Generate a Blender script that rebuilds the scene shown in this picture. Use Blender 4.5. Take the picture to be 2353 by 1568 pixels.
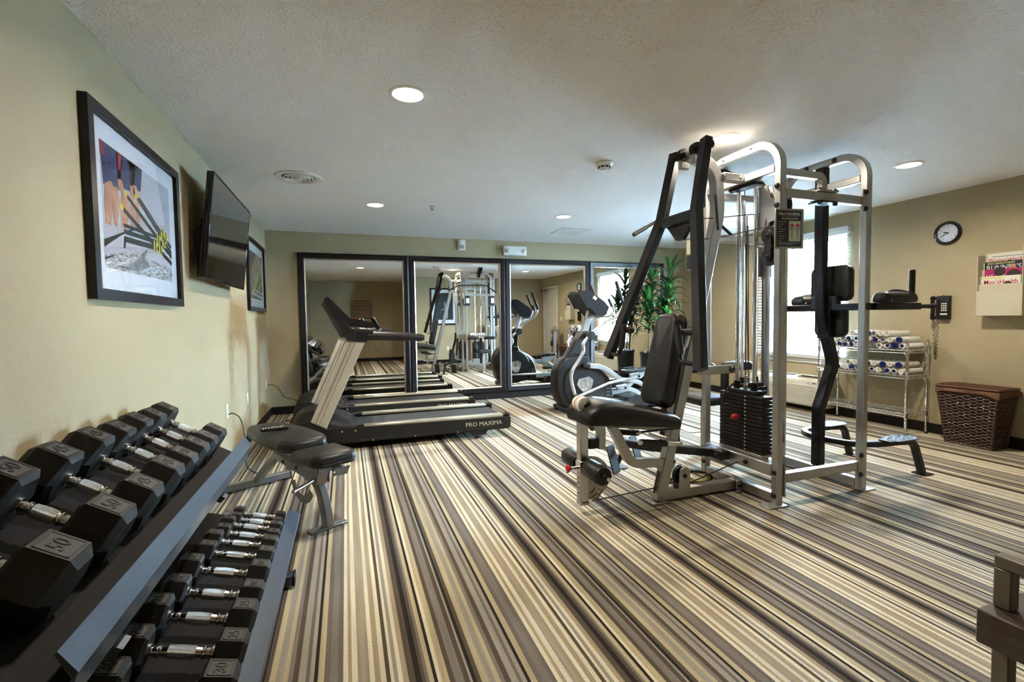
import bpy, bmesh, math, random
from mathutils import Vector, Matrix, Euler
rnd = random.Random(7)
PI = math.pi
V = Vector
sc = bpy.context.scene
for o in list(bpy.data.objects):
    bpy.data.objects.remove(o)
C = sc.collection

# ------------------------------------------------------------------ camera
yaw, pitch, roll = 0.33748, 0.046056, -0.013648
fw = V((math.sin(yaw)*math.cos(pitch), math.cos(yaw)*math.cos(pitch), -math.sin(pitch)))
rt = V((math.cos(yaw), -math.sin(yaw), 0))
up = rt.cross(fw)
r2 = rt*math.cos(roll) + up*math.sin(roll)
u2 = up*math.cos(roll) - rt*math.sin(roll)
cd = bpy.data.cameras.new('camera'); cam = bpy.data.objects.new('camera', cd); C.objects.link(cam)
M = Matrix((( r2.x, u2.x, -fw.x, 0.0), (r2.y, u2.y, -fw.y, 0.0), (r2.z, u2.z, -fw.z, 1.23), (0, 0, 0, 1)))
cam.matrix_world = M
cd.sensor_width = 36; cd.sensor_fit = 'HORIZONTAL'; cd.lens = 1086.95/2353*36
cd.clip_start = 0.02; cd.clip_end = 200
sc.camera = cam

# ------------------------------------------------------------------ world + exposure
w = bpy.data.worlds.new('sky'); sc.world = w; w.use_nodes = True
bg = w.node_tree.nodes['Background']
bg.inputs['Color'].default_value = (0.50, 0.735, 1.0, 1); bg.inputs['Strength'].default_value = 275.0
vs = sc.view_settings
vs.view_transform = 'Standard'; vs.look = 'None'; vs.gamma = 1.0; vs.use_curve_mapping = False
vs.exposure = 0.0
LAMP_W = 38.0
sc.cycles.max_bounces = 10; sc.cycles.diffuse_bounces = 6; sc.cycles.glossy_bounces = 5
sc.cycles.sample_clamp_indirect = 0.0
sc.cycles.caustics_reflective = False; sc.cycles.caustics_refractive = False

# ------------------------------------------------------------------ materials
MATS = {}
def mat(name, col=(.5,.5,.5), rough=.5, metal=0.0, bump=0.0, bscale=100.0, var=0.0, vscale=8.0, coat=0.0,
        emit=None, estr=0.0, spec=None, trans=0.0, coords='Object', detail=3.0, stretch=None, speck=None):
    if name in MATS: return MATS[name]
    m = bpy.data.materials.new(name); m.use_nodes = True
    nt = m.node_tree; N = nt.nodes; L = nt.links
    b = N['Principled BSDF']
    b.inputs['Base Color'].default_value = (*col, 1); b.inputs['Roughness'].default_value = rough
    b.inputs['Metallic'].default_value = metal
    if coat: b.inputs['Coat Weight'].default_value = coat; b.inputs['Coat Roughness'].default_value = .08
    if spec is not None: b.inputs['Specular IOR Level'].default_value = spec
    if trans: b.inputs['Transmission Weight'].default_value = trans
    if emit: b.inputs['Emission Color'].default_value = (*emit, 1); b.inputs['Emission Strength'].default_value = estr
    tc = N.new('ShaderNodeTexCoord'); src = tc.outputs[coords]
    if stretch:
        mp = N.new('ShaderNodeMapping'); mp.inputs['Scale'].default_value = stretch
        L.new(src, mp.inputs['Vector']); src = mp.outputs['Vector']
    if var:
        nz = N.new('ShaderNodeTexNoise'); nz.inputs['Scale'].default_value = vscale; nz.inputs['Detail'].default_value = 4
        L.new(src, nz.inputs['Vector'])
        rp = N.new('ShaderNodeValToRGB')
        rp.color_ramp.elements[0].position = .3; rp.color_ramp.elements[1].position = .7
        rp.color_ramp.elements[0].color = (*[c*(1-var) for c in col], 1)
        rp.color_ramp.elements[1].color = (*[min(1, c*(1+var)) for c in col], 1)
        L.new(nz.outputs['Fac'], rp.inputs['Fac']); L.new(rp.outputs['Color'], b.inputs['Base Color'])
    if speck:
        nz = N.new('ShaderNodeTexNoise'); nz.inputs['Scale'].default_value = speck[0]; nz.inputs['Detail'].default_value = 1
        L.new(src, nz.inputs['Vector'])
        rp = N.new('ShaderNodeValToRGB'); rp.color_ramp.elements[0].position = speck[1]; rp.color_ramp.elements[1].position = speck[1]+.06
        rp.color_ramp.elements[0].color = (*col, 1); rp.color_ramp.elements[1].color = (*speck[2], 1)
        L.new(nz.outputs['Fac'], rp.inputs['Fac']); L.new(rp.outputs['Color'], b.inputs['Base Color'])
    if bump:
        nz = N.new('ShaderNodeTexNoise'); nz.inputs['Scale'].default_value = bscale; nz.inputs['Detail'].default_value = detail
        L.new(src, nz.inputs['Vector'])
        bp = N.new('ShaderNodeBump'); bp.inputs['Strength'].default_value = bump; bp.inputs['Distance'].default_value = .01
        L.new(nz.outputs['Fac'], bp.inputs['Height']); L.new(bp.outputs['Normal'], b.inputs['Normal'])
    MATS[name] = m
    return m

M_wall = mat('wall_paint', (.40,.335,.205), .75, bump=.12, bscale=55, var=.03, vscale=1.5, spec=.3)
M_ceil = mat('ceiling_paint', (.87,.86,.84), .9, spec=.2)
M_base = mat('dark_baseboard', (.010,.008,.007), .5, spec=.2)
M_white = mat('white_plastic', (.72,.71,.66), .4)
M_ivory = mat('ivory_plastic', (.66,.62,.50), .4)
M_blackpl = mat('black_plastic', (.012,.011,.012), .42, bump=.05, bscale=600, spec=.28)
M_gloss = mat('gloss_black', (.008,.008,.009), .12)
M_silver = mat('silver_paint', (.40,.39,.37), .36, metal=.75, bump=.03, bscale=900)
M_blackst = mat('black_hammered_steel', (.012,.012,.014), .42, bump=.25, bscale=420, speck=(420,.66,(.10,.10,.10)), spec=.3)
M_blackpaint = mat('black_satin_steel', (.009,.009,.011), .42, bump=.04, bscale=500, spec=.28)
M_chrome = mat('chrome', (.78,.78,.78), .10, metal=1.0)
M_steel = mat('brushed_steel', (.55,.54,.52), .3, metal=1.0, bump=.05, bscale=120, stretch=(1,1,20))
M_alu = mat('satin_aluminium', (.62,.60,.54), .34, metal=.8, bump=.03, bscale=200)
M_vinyl = mat('black_vinyl', (.013,.0125,.012), .40, bump=.10, bscale=260, spec=.35)
M_rubber = mat('black_rubber', (.016,.0145,.0135), .52, bump=.06, bscale=400, spec=.35)
M_rubber_in = mat('worn_rubber_print', (.038,.034,.030), .6, bump=.1, bscale=300)
M_iron = mat('black_iron', (.014,.014,.015), .45, bump=.06, bscale=250, spec=.3)
M_red = mat('red_plastic', (.62,.008,.03), .35)
M_bolt = mat('black_bolt', (.012,.010,.010), .35)
M_frame = mat('dark_wood_frame', (.010,.007,.008), .38, var=.2, vscale=20, spec=.25)
M_matw = mat('picture_mat', (.62,.66,.70), .7)
M_cable = mat('black_cable', (.008,.008,.008), .4)
M_liner = mat('champagne_liner', (.55,.49,.40), .3, metal=.9)
M_mirror = mat('mirror_silver', (.90,.92,.90), .0, metal=1.0)
M_foam = mat('black_foam_grip', (.013,.013,.013), .6, bump=.15, bscale=500)
M_decal = mat('decal_silver', (.58,.55,.46), .4)
M_paper = mat('paper_white', (.70,.69,.64), .7)

# ------------------------------------------------------------------ mesh builder
def frame_of(d, hint=None):
    d = d.normalized()
    h = hint or (V((0,0,1)) if abs(d.z) < .95 else V((1,0,0)))
    s = d.cross(h)
    if s.length < 1e-6: s = d.cross(V((0,1,0)))
    s.normalize()
    return s, s.cross(d).normalized()

class MB:
    def __init__(self): self.v = []; self.f = []; self.mi = []; self.cm = 0
    def add(self, vs, fs):
        b = len(self.v); self.v += [tuple(p) for p in vs]
        self.f += [tuple(i+b for i in q) for q in fs]; self.mi += [self.cm]*len(fs)
        return self
    def box(self, x0,x1,y0,y1,z0,z1, c=0.0, M=None):
        if x0 > x1: x0, x1 = x1, x0
        if y0 > y1: y0, y1 = y1, y0
        if z0 > z1: z0, z1 = z1, z0
        c = min(c, (x1-x0)*.49, (y1-y0)*.49, (z1-z0)*.49)
        if c <= 0:
            vs = [V((x,y,z)) for z in (z0,z1) for y in (y0,y1) for x in (x0,x1)]
            fs = [(0,2,3,1),(4,5,7,6),(0,1,5,4),(2,6,7,3),(0,4,6,2),(1,3,7,5)]
        else:
            bm = bmesh.new()
            r = bmesh.ops.create_cube(bm, size=1.0)
            for q in bm.verts: q.co = V(((x0+x1)/2+q.co.x*(x1-x0), (y0+y1)/2+q.co.y*(y1-y0), (z0+z1)/2+q.co.z*(z1-z0)))
            bmesh.ops.bevel(bm, geom=list(bm.edges), offset=c, segments=1 if c < .006 else 2, affect='EDGES', profile=.5)
            bm.verts.index_update()
            vs = [q.co.copy() for q in bm.verts]; fs = [tuple(p.index for p in q.verts) for q in bm.faces]
            bm.free()
        if M is not None: vs = [M @ p for p in vs]
        return self.add(vs, fs)
    def ring_loft(self, rings, closed=False, cap=True):
        n = len(rings[0]); vs = [p for r in rings for p in r]; fs = []
        m = len(rings)
        for i in range(m if closed else m-1):
            a = i*n; b = ((i+1) % m)*n
            for j in range(n):
                k = (j+1) % n
                fs.append((a+j, a+k, b+k, b+j))
        if cap and not closed:
            fs.append(tuple(range(n-1, -1, -1))); fs.append(tuple((m-1)*n+j for j in range(n)))
        return self.add(vs, fs)
    def cyl(self, p0, p1, r0, r1=None, n=16):
        p0 = V(p0); p1 = V(p1); r1 = r0 if r1 is None else r1
        s, t = frame_of(p1-p0)
        rings = [[p + (s*math.cos(2*PI*j/n) + t*math.sin(2*PI*j/n))*r for j in range(n)] for p, r in ((p0,r0),(p1,r1))]
        return self.ring_loft(rings)
    def lathe(self, prof, o=(0,0,0), axis=(0,0,1), n=24, ring=False):
        o = V(o); a = V(axis).normalized(); s, t = frame_of(a)
        rings = [[o + a*h + (s*math.cos(2*PI*j/n) + t*math.sin(2*PI*j/n))*max(r, 1e-5) for j in range(n)] for r, h in prof]
        return self.ring_loft(rings, closed=ring)
    def tube(self, pts, r, n=10, closed=False):
        pts = [V(p) for p in pts]; m = len(pts); rings = []
        rr = r if isinstance(r, (list, tuple)) else [r]*m
        prev = None
        for i, p in enumerate(pts):
            if closed: d = pts[(i+1) % m] - pts[i-1]
            else: d = pts[min(i+1, m-1)] - pts[max(i-1, 0)]
            d.normalize()
            if prev is None: s, t = frame_of(d)
            else:
                s = prev - d*prev.dot(d)
                if s.length < 1e-6: s, t = frame_of(d)
                s.normalize(); t = s.cross(d)
            prev = s
            rings.append([p + (s*math.cos(2*PI*j/n) + t*math.sin(2*PI*j/n))*rr[i] for j in range(n)])
        return self.ring_loft(rings, closed)
    def rtube(self, pts, N, wN, hI, c=.006, closed=False):
        """rectangular tube swept along a path lying in the plane with normal N: wN along N, hI in the plane"""
        pts = [V(p) for p in pts]; N = V(N).normalized(); m = len(pts); rings = []
        a, b = wN/2, hI/2; c = min(c, a*.5, b*.5)
        prof = [(a-c,-b),(a,-b+c),(a,b-c),(a-c,b),(-a+c,b),(-a,b-c),(-a,-b+c),(-a+c,-b)]
        for i, p in enumerate(pts):
            if closed: d0 = (p-pts[i-1]).normalized(); d1 = (pts[(i+1) % m]-p).normalized()
            else:
                d0 = (p-pts[i-1]).normalized() if i else (pts[1]-p).normalized()
                d1 = (pts[i+1]-p).normalized() if i < m-1 else d0
            t = (d0+d1).normalized(); q = N.cross(t); k = 1/max(.35, t.dot(d0))
            rings.append([p + N*u + q*(w*k) for u, w in prof])
        return self.ring_loft(rings, closed)
    def prism(self, poly, o, ax, ay, depth, c=0.0):
        """polygon (2d) in plane o + x*ax + y*ay extruded along ax x ay by depth (centred)"""
        o = V(o); ax = V(ax).normalized(); ay = V(ay).normalized(); n = ax.cross(ay)
        def ring(off, sc_):
            if sc_:
                cx = sum(p[0] for p in poly)/len(poly); cy = sum(p[1] for p in poly)/len(poly)
                pts = []
                for i, p in enumerate(poly):
                    a = V((poly[i-1][0], poly[i-1][1])); b = V((p[0], p[1])); d = V((poly[(i+1) % len(poly)][0], poly[(i+1) % len(poly)][1]))
                    e0 = (b-a).normalized() if (b-a).length > 1e-9 else V((1,0)); e1 = (d-b).normalized() if (d-b).length > 1e-9 else e0
                    nn = V((-(e0.y+e1.y), e0.x+e1.x))
                    if nn.length > 1e-6: nn.normalize()
                    pts.append((b.x+nn.x*sc_, b.y+nn.y*sc_))
            else: pts = poly
            return [o + ax*x + ay*y + n*off for x, y in pts]
        if c: rings = [ring(-depth/2, c), ring(-depth/2+c, 0), ring(depth/2-c, 0), ring(depth/2, c)]
        else: rings = [ring(-depth/2, 0), ring(depth/2, 0)]
        return self.ring_loft(rings)
    def sphere(self, o, r, n=12, sx=1, sy=1, sz=1):
        o = V(o); rings = []
        m = max(5, n//2)
        for i in range(m+1):
            a = -PI/2 + PI*i/m
            rings.append([o + V((math.cos(a)*math.cos(2*PI*j/n)*r*sx, math.cos(a)*math.sin(2*PI*j/n)*r*sy, math.sin(a)*r*sz)) if 0 < i < m else
                          o + V((1e-5*math.cos(2*PI*j/n), 1e-5*math.sin(2*PI*j/n), math.sin(a)*r*sz)) for j in range(n)])
        return self.ring_loft(rings)
    def xf(self, M, i0=0):
        self.v = self.v[:i0] + [tuple(M @ V(p)) for p in self.v[i0:]]
        return self
    def build(self, name, m, parent=None, world=False, smooth=True, ang=38):
        me = bpy.data.meshes.new(name); me.from_pydata(self.v, [], self.f)
        ms = m if isinstance(m, (list, tuple)) else [m]
        for q in ms: me.materials.append(q)
        if len(ms) > 1: me.polygons.foreach_set('material_index', self.mi)
        bm = bmesh.new(); bm.from_mesh(me); bmesh.ops.recalc_face_normals(bm, faces=bm.faces); bm.to_mesh(me); bm.free()
        if smooth:
            me.shade_smooth(); me.set_sharp_from_angle(angle=math.radians(ang))
        return link(name, me, parent, world)

def link(name, me, parent=None, world=False):
    o = bpy.data.objects.new(name, me); C.objects.link(o)
    if parent is not None:
        o.parent = parent
        if world:
            Mx = parent.matrix_basis
            if parent.parent is not None: Mx = parent.parent.matrix_basis @ parent.matrix_parent_inverse @ Mx
            o.matrix_parent_inverse = Mx.inverted()
    return o
def thing(name, label, cat, loc=(0,0,0), rotz=0.0, group=None):
    o = bpy.data.objects.new(name, None); C.objects.link(o); o.empty_display_size = .1
    o.location = loc; o.rotation_euler = (0,0,rotz)
    o['label'] = label; o['category'] = cat
    if group: o['group'] = group
    return o
def tag(o, label, cat, group=None):
    o['label'] = label; o['category'] = cat
    if group: o['group'] = group
    return o
def struct(o):
    o['kind'] = 'structure'; return o
def copy_tree(o, parent=None):
    c = o.copy(); C.objects.link(c); c.parent = parent
    for ch in list(o.children):
        d = copy_tree(ch, c); d.matrix_parent_inverse = ch.matrix_parent_inverse.copy()
    return c
def fillet(pts, r, n=6):
    pts = [V(p) for p in pts]; out = [pts[0]]
    rr = r if isinstance(r, (list, tuple)) else [r]*len(pts)
    for i in range(1, len(pts)-1):
        p = pts[i]; a = (pts[i-1]-p); b = (pts[i+1]-p)
        la, lb = a.length, b.length; a.normalize(); b.normalize()
        ang = a.angle(b)
        if ang > PI-.02: out.append(p); continue
        d = min(rr[i]/math.tan(ang/2), la*.48, lb*.48); R_ = d*math.tan(ang/2)
        ctr = p + (a+b).normalized()*(R_/math.sin(ang/2))
        s = p+a*d-ctr; e = p+b*d-ctr; tot = s.angle(e); ax = s.cross(e)
        if ax.length < 1e-9: out.append(p); continue
        ax.normalize()
        for k in range(n+1): out.append(ctr + Matrix.Rotation(tot*k/n, 3, ax) @ s)
    out.append(pts[-1]); return out
def spline(pts, n=8):
    pts = [V(p) for p in pts]; out = []
    P_ = [pts[0]*2-pts[1]] + pts + [pts[-1]*2-pts[-2]]
    for i in range(1, len(P_)-2):
        a, b, c, d = P_[i-1:i+3]
        for k in range(n):
            t = k/n
            out.append(.5*((2*b) + (c-a)*t + (2*a-5*b+4*c-d)*t*t + (3*b-a-3*c+d)*t**3))
    out.append(pts[-1]); return out
def rrect(w, h, r, n=5):
    out = []
    for cx, cy, a0 in ((w/2-r, h/2-r, 0), (-w/2+r, h/2-r, PI/2), (-w/2+r, -h/2+r, PI), (w/2-r, -h/2+r, 3*PI/2)):
        for k in range(n+1):
            a = a0 + PI/2*k/n; out.append((cx+r*math.cos(a), cy+r*math.sin(a)))
    return out
def pad(mb, outline, z0, z1, r, M=None, n=4, crown=0.0):
    """soft cushion: a 2d outline with rounded top and bottom edges"""
    A = [V((p[0], p[1])) for p in outline]; m = len(A); nr = []
    for i in range(m):
        e0 = (A[i]-A[i-1]); e1 = (A[(i+1) % m]-A[i])
        e0 = e0.normalized() if e0.length > 1e-9 else V((0,0)); e1 = e1.normalized() if e1.length > 1e-9 else V((0,0))
        q = V((e0.y+e1.y, -(e0.x+e1.x)))
        nr.append(q.normalized() if q.length > 1e-6 else V((0,0)))
    area = sum(A[i-1].x*A[i].y - A[i].x*A[i-1].y for i in range(m))
    sg = 1 if area > 0 else -1
    rings = []
    def ring(ins, z): return [V((A[i].x - sg*nr[i].x*ins, A[i].y - sg*nr[i].y*ins, z)) for i in range(m)]
    rb = min(r*.35, (z1-z0)*.3)
    rings.append(ring(rb, z0))
    for k in range(1, 3): a = PI/2*k/2; rings.append(ring(rb*(1-math.sin(a)), z0+rb*(1-math.cos(a))))
    for k in range(n+1): a = PI/2*k/n; rings.append(ring(r*(1-math.cos(a)), z1-r+r*math.sin(a)))
    if crown:
        cx = sum(p.x for p in A)/m; cy = sum(p.y for p in A)/m
        top = rings[-1]
        for s_, h in ((.7, .45), (.4, .8), (.12, 1.0)):
            rings.append([V((cx+(p.x-cx)*s_, cy+(p.y-cy)*s_, z1+crown*h)) for p in top])
    if M is not None: rings = [[M @ p for p in q] for q in rings]
    mb.ring_loft(rings); return mb
def basis(o, x, y, z):
    x, y, z = V(x), V(y), V(z); o = V(o)
    return Matrix(((x.x,y.x,z.x,o.x),(x.y,y.y,z.y,o.y),(x.z,y.z,z.z,o.z),(0,0,0,1)))
TXT = {}
def text_mesh(s, size, extrude=.0004, m=None, align='CENTER', bold=0.0, sx=1.0):
    key = (s, size, extrude, m.name if m else '', align, bold, sx)
    if key in TXT: return TXT[key]
    cu = bpy.data.curves.new('lettering', 'FONT'); cu.body = s; cu.size = size; cu.extrude = extrude
    cu.align_x = align; cu.align_y = 'CENTER'; cu.offset = bold; cu.resolution_u = 2
    o = bpy.data.objects.new('tmp', cu); C.objects.link(o)
    dg = bpy.context.evaluated_depsgraph_get()
    me = bpy.data.meshes.new_from_object(o.evaluated_get(dg))
    bpy.data.objects.remove(o)
    if sx != 1.0:
        for q in me.vertices: q.co.x *= sx
    me.materials.clear()
    if m: me.materials.append(m)
    TXT[key] = me; return me
def text(s, size, M, m, parent=None, world=False, name='lettering', **kw):
    o = link(name, text_mesh(s, size, m=m, **kw), parent, world); o.matrix_basis = M; return o
def bolt(mb, p, d, r=.014, h=.012):
    p = V(p); d = V(d).normalized()
    mb.lathe([(r*1.15,0),(r*1.15,h*.3),(r,h*.35),(r*.85,h*.85),(r*.45,h),(.0001,h)], p, d, 10)
# ------------------------------------------------------------------ room shell
XL, XR, YB, YF, YA, XA, HC = -.966, 5.67, 6.968, 0.50, -1.20, 1.85, 2.44
def carpet_mat():
    m = bpy.data.materials.new('striped_carpet'); m.use_nodes = True
    nt = m.node_tree; N = nt.nodes; L = nt.links; b = N['Principled BSDF']
    b.inputs['Roughness'].default_value = .95; b.inputs['Specular IOR Level'].default_value = .1
    at = N.new('ShaderNodeAttribute'); at.attribute_name = 'stripe'
    tc = N.new('ShaderNodeTexCoord')
    mp = N.new('ShaderNodeMapping'); mp.inputs['Rotation'].default_value = (0,0,.6); mp.inputs['Scale'].default_value = (420,160,1)
    L.new(tc.outputs['Object'], mp.inputs['Vector'])
    nz = N.new('ShaderNodeTexNoise'); nz.inputs['Scale'].default_value = 1.0; nz.inputs['Detail'].default_value = 2
    L.new(mp.outputs['Vector'], nz.inputs['Vector'])
    mp2 = N.new('ShaderNodeMapping'); mp2.inputs['Scale'].default_value = (60,2.2,1); L.new(tc.outputs['Object'], mp2.inputs['Vector'])
    n2 = N.new('ShaderNodeTexNoise'); n2.inputs['Scale'].default_value = 1.0; n2.inputs['Detail'].default_value = 3
    L.new(mp2.outputs['Vector'], n2.inputs['Vector'])
    ad = N.new('ShaderNodeMath'); ad.operation = 'MULTIPLY_ADD'; ad.inputs[1].default_value = 1.5; ad.inputs[2].default_value = -.25
    L.new(nz.outputs['Fac'], ad.inputs[0])
    ad2 = N.new('ShaderNodeMath'); ad2.operation = 'MULTIPLY_ADD'; ad2.inputs[1].default_value = .9; L.new(n2.outputs['Fac'], ad2.inputs[0]); L.new(ad.outputs[0], ad2.inputs[2])
    mx = N.new('ShaderNodeMix'); mx.data_type = 'RGBA'; mx.blend_type = 'MULTIPLY'; mx.inputs['Factor'].default_value = .75
    L.new(at.outputs['Color'], mx.inputs['A']); L.new(ad2.outputs[0], mx.inputs['B'])
    L.new(mx.outputs['Result'], b.inputs['Base Color'])
    bp = N.new('ShaderNodeBump'); bp.inputs['Strength'].default_value = .35; bp.inputs['Distance'].default_value = .004
    L.new(nz.outputs['Fac'], bp.inputs['Height']); L.new(bp.outputs['Normal'], b.inputs['Normal'])
    return m
T_ = (.46,.39,.245); K_ = (.030,.026,.023); D_ = (.10,.08,.06); G_ = (.32,.29,.24); Mv = (.21,.185,.16); U_ = (.37,.30,.205); W_ = (.68,.62,.46); X_ = (.16,.14,.12)
seq = [(35,T_),(40,G_),(25,T_),(25,Mv),(30,D_),(40,G_),(20,X_),(25,G_),(20,K_),(35,T_),(30,X_),(45,Mv),(28,X_),(26,W_),(22,U_),(32,W_),(14,G_),(38,U_),(12,G_),
       (26,W_),(34,U_),(28,W_),(24,D_),(18,W_),(24,G_),(24,W_),(30,U_),(36,D_),(32,K_),(22,D_),(18,Mv),(26,T_),(20,K_),(22,W_),(40,T_),(28,D_),(50,Mv),(30,D_),(14,G_),(22,K_),(25,D_)]
tot = sum(s for s, _ in seq); PER = .686; X0 = -.2827
fv = []; ff = []; fc = []
edges = []
k0 = math.floor((XL-X0)/PER)
x = X0 + k0*PER; i = 0
while x < XR:
    s, c = seq[i % len(seq)]; x1 = x + s/tot*PER
    a, b_ = max(x, XL-.1), min(x1, XR+.1)
    if b_ > a:
        n = len(fv); fv += [(a,YA-.1,0),(b_,YA-.1,0),(b_,YB+.1,0),(a,YB+.1,0)]; ff.append((n,n+1,n+2,n+3)); fc.append(c)
    x = x1; i += 1
me = bpy.data.meshes.new('floor'); me.from_pydata(fv, [], ff); me.materials.append(carpet_mat())
ca = me.color_attributes.new('stripe', 'FLOAT_COLOR', 'CORNER')
for p in me.polygons:
    for li in p.loop_indices: ca.data[li].color = (*fc[p.index], 1)
struct(link('floor', me))

def ceil_mat():
    m = M_ceil; nt = m.node_tree; N = nt.nodes; L = nt.links; b = N['Principled BSDF']
    tc = N.new('ShaderNodeTexCoord')
    nz = N.new('ShaderNodeTexNoise'); nz.inputs['Scale'].default_value = 75; nz.inputs['Detail'].default_value = 3
    L.new(tc.outputs['Object'], nz.inputs['Vector'])
    rp = N.new('ShaderNodeValToRGB'); rp.color_ramp.elements[0].position = .55; rp.color_ramp.elements[1].position = .72
    L.new(nz.outputs['Fac'], rp.inputs['Fac'])
    bp = N.new('ShaderNodeBump'); bp.inputs['Strength'].default_value = .65; bp.inputs['Distance'].default_value = .008
    L.new(rp.outputs['Color'], bp.inputs['Height']); L.new(bp.outputs['Normal'], b.inputs['Normal'])
ceil_mat()
struct(MB().box(XL-.1,XR+.15,YA-.1,YB+.1,HC,HC+.1).build('ceiling', M_ceil, smooth=False))
struct(MB().box(XL-.1,XL,YA-.1,YB+.1,0,HC).build('wall_left', M_wall, smooth=False))
struct(MB().box(XL,XR+.15,YB,YB+.1,0,HC).build('wall_back', M_wall, smooth=False))
WY0, WY1, WZ0, WZ1 = 4.04, 5.24, .70, 2.20      # window opening
wm = MB()
wm.box(XR,XR+.15,YF,WY0,0,HC); wm.box(XR,XR+.15,WY1,YB,0,HC); wm.box(XR,XR+.15,WY0,WY1,0,WZ0); wm.box(XR,XR+.15,WY0,WY1,WZ1,HC)
struct(wm.build('wall_right', M_wall, smooth=False))
struct(MB().box(XA,XR+.15,YF-.1,YF,0,HC).build('wall_front', M_wall, smooth=False))
struct(MB().box(XA,XA+.1,YA,YF-.1,0,HC).build('wall_alcove_side', M_wall, smooth=False))
struct(MB().box(XL,XA+.1,YA-.1,YA,0,HC).build('wall_alcove_front', M_wall, smooth=False))
def bb(name, *a):
    struct(MB().box(*a, c=.004).build(name, M_base))
bb('baseboard_left', XL,XL+.014,YA,YB,0,.103); bb('baseboard_back', XL+.014,XR-.014,YB-.014,YB,0,.103)
bb('baseboard_right', XR-.014,XR,1.72,YB,0,.103); bb('baseboard_front', XA,XR-.014,YF,YF+.014,0,.103)
bb('baseboard_alcove', XL+.014,XA,YA,YA+.014,0,.103)

# outside ground
gm = mat('outside_ground', (.50,.52,.54), .9, var=.12, vscale=2)
struct(MB().box(XR+.3,60,-30,40,-.35,-.3).build('ground_outside', gm, smooth=False))

# window: frame, panes, sill, blind
wf = mat('window_vinyl', (.70,.72,.72), .4)
wo = struct(MB().box(XR+.05,XR+.12,WY0,WY0+.05,WZ0,WZ1,c=.004).box(XR+.05,XR+.12,WY1-.05,WY1,WZ0,WZ1,c=.004)
     .box(XR+.05,XR+.12,WY0+.05,WY1-.05,WZ0,WZ0+.05,c=.004).box(XR+.05,XR+.12,WY0+.05,WY1-.05,WZ1-.05,WZ1,c=.004).build('window_1', wf))
MB().box(XR+.06,XR+.10,WY0+.05,WY1-.05,1.40,1.45,c=.004).build('meeting_rail', wf, wo)
MB().box(XR+.065,XR+.10,4.62,4.67,WZ0+.05,1.40,c=.004).box(XR+.065,XR+.10,4.62,4.67,1.45,WZ1-.05,c=.004).build('mullion', wf, wo)
gl = bpy.data.materials.new('window_glass'); gl.use_nodes = True
nt = gl.node_tree; nt.nodes.clear()
go = nt.nodes.new('ShaderNodeOutputMaterial'); g1 = nt.nodes.new('ShaderNodeBsdfTransparent'); g2 = nt.nodes.new('ShaderNodeBsdfGlossy'); g3 = nt.nodes.new('ShaderNodeMixShader')
g1.inputs[0].default_value = (.95,.98,.97,1); g2.inputs['Roughness'].default_value = .02; g3.inputs[0].default_value = .06
nt.links.new(g1.outputs[0], g3.inputs[1]); nt.links.new(g2.outputs[0], g3.inputs[2]); nt.links.new(g3.outputs[0], go.inputs[0])
for a, b_ in ((WY0+.05,4.62),(4.67,WY1-.05)):
    for z0, z1 in ((WZ0+.05,1.40),(1.45,WZ1-.05)):
        MB().box(XR+.083,XR+.087,a,b_,z0,z1).build('pane', gl, wo)
sill = mat('sill_trim', (.55,.52,.44), .5)
st = struct(MB().box(XR-.055,XR+.05,WY0-.06,WY1+.06,WZ0-.025,WZ0,c=.005).build('trim_1', sill))
struct(MB().box(XR-.018,XR,WY0-.04,WY1+.04,WZ0-.09,WZ0-.026,c=.004).build('trim_2', sill))
bl = thing('venetian_blind', 'white horizontal slat blind hanging over the bright window', 'blind', (XR-.003, (WY0+WY1)/2, WZ0))
slm = mat('blind_slat', (.60,.62,.63), .45)
slt = slm.node_tree
tl = slt.nodes.new('ShaderNodeBsdfTranslucent'); tl.inputs[0].default_value = (.7,.74,.76,1); mxs = slt.nodes.new('ShaderNodeMixShader'); mxs.inputs[0].default_value = .10
out = [n for n in slt.nodes if n.type == 'OUTPUT_MATERIAL'][0]
slt.links.new(slt.nodes['Principled BSDF'].outputs[0], mxs.inputs[1]); slt.links.new(tl.outputs[0], mxs.inputs[2]); slt.links.new(mxs.outputs[0], out.inputs[0])
by0, by1 = WY0-.055, WY1+.04
bx = -.025
MB().box(bx-.03,bx+.03,-(by1-by0)/2,(by1-by0)/2,1.505,1.575,c=.006).build('headrail', wf, bl)
MB().box(bx-.036,bx-.031,-(by1-by0)/2-.005,(by1-by0)/2+.005,1.49,1.58,c=.003).build('valance', wf, bl)
sl = MB(); hw = (by1-by0)/2
prof = [(-.025,-.0035),(-.0125,.0005),(0,.002),(.0125,.0005),(.025,-.0035)]
th = math.radians(14)
ring = []
pts = [(x_, z_) for x_, z_ in prof] + [(x_, z_-.0022) for x_, z_ in reversed(prof)]
pts = [(x_*math.cos(th)-z_*math.sin(th), x_*math.sin(th)+z_*math.cos(th)) for x_, z_ in pts]
sl.ring_loft([[V((x_, s*hw, z_)) for x_, z_ in pts] for s in (-1, 1)])
s0 = sl.build('slat', slm, bl)
nS = 35; pitch_s = .0415
s0.location = (bx, 0, .045)
for k in range(1, nS):
    o = link('slat', s0.data, bl); o.location = (bx, 0, .045 + k*pitch_s)
MB().box(bx-.025,bx+.025,-hw,hw,.003,.022,c=.004).build('bottom_rail', slm, bl)
for yy in (-.5, -.17, .17, .5):
    MB().box(bx-.027,bx-.0255,yy-.004,yy+.004,.02,1.51).box(bx+.0255,bx+.027,yy-.004,yy+.004,.02,1.51).build('ladder_tape', wf, bl)
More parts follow.
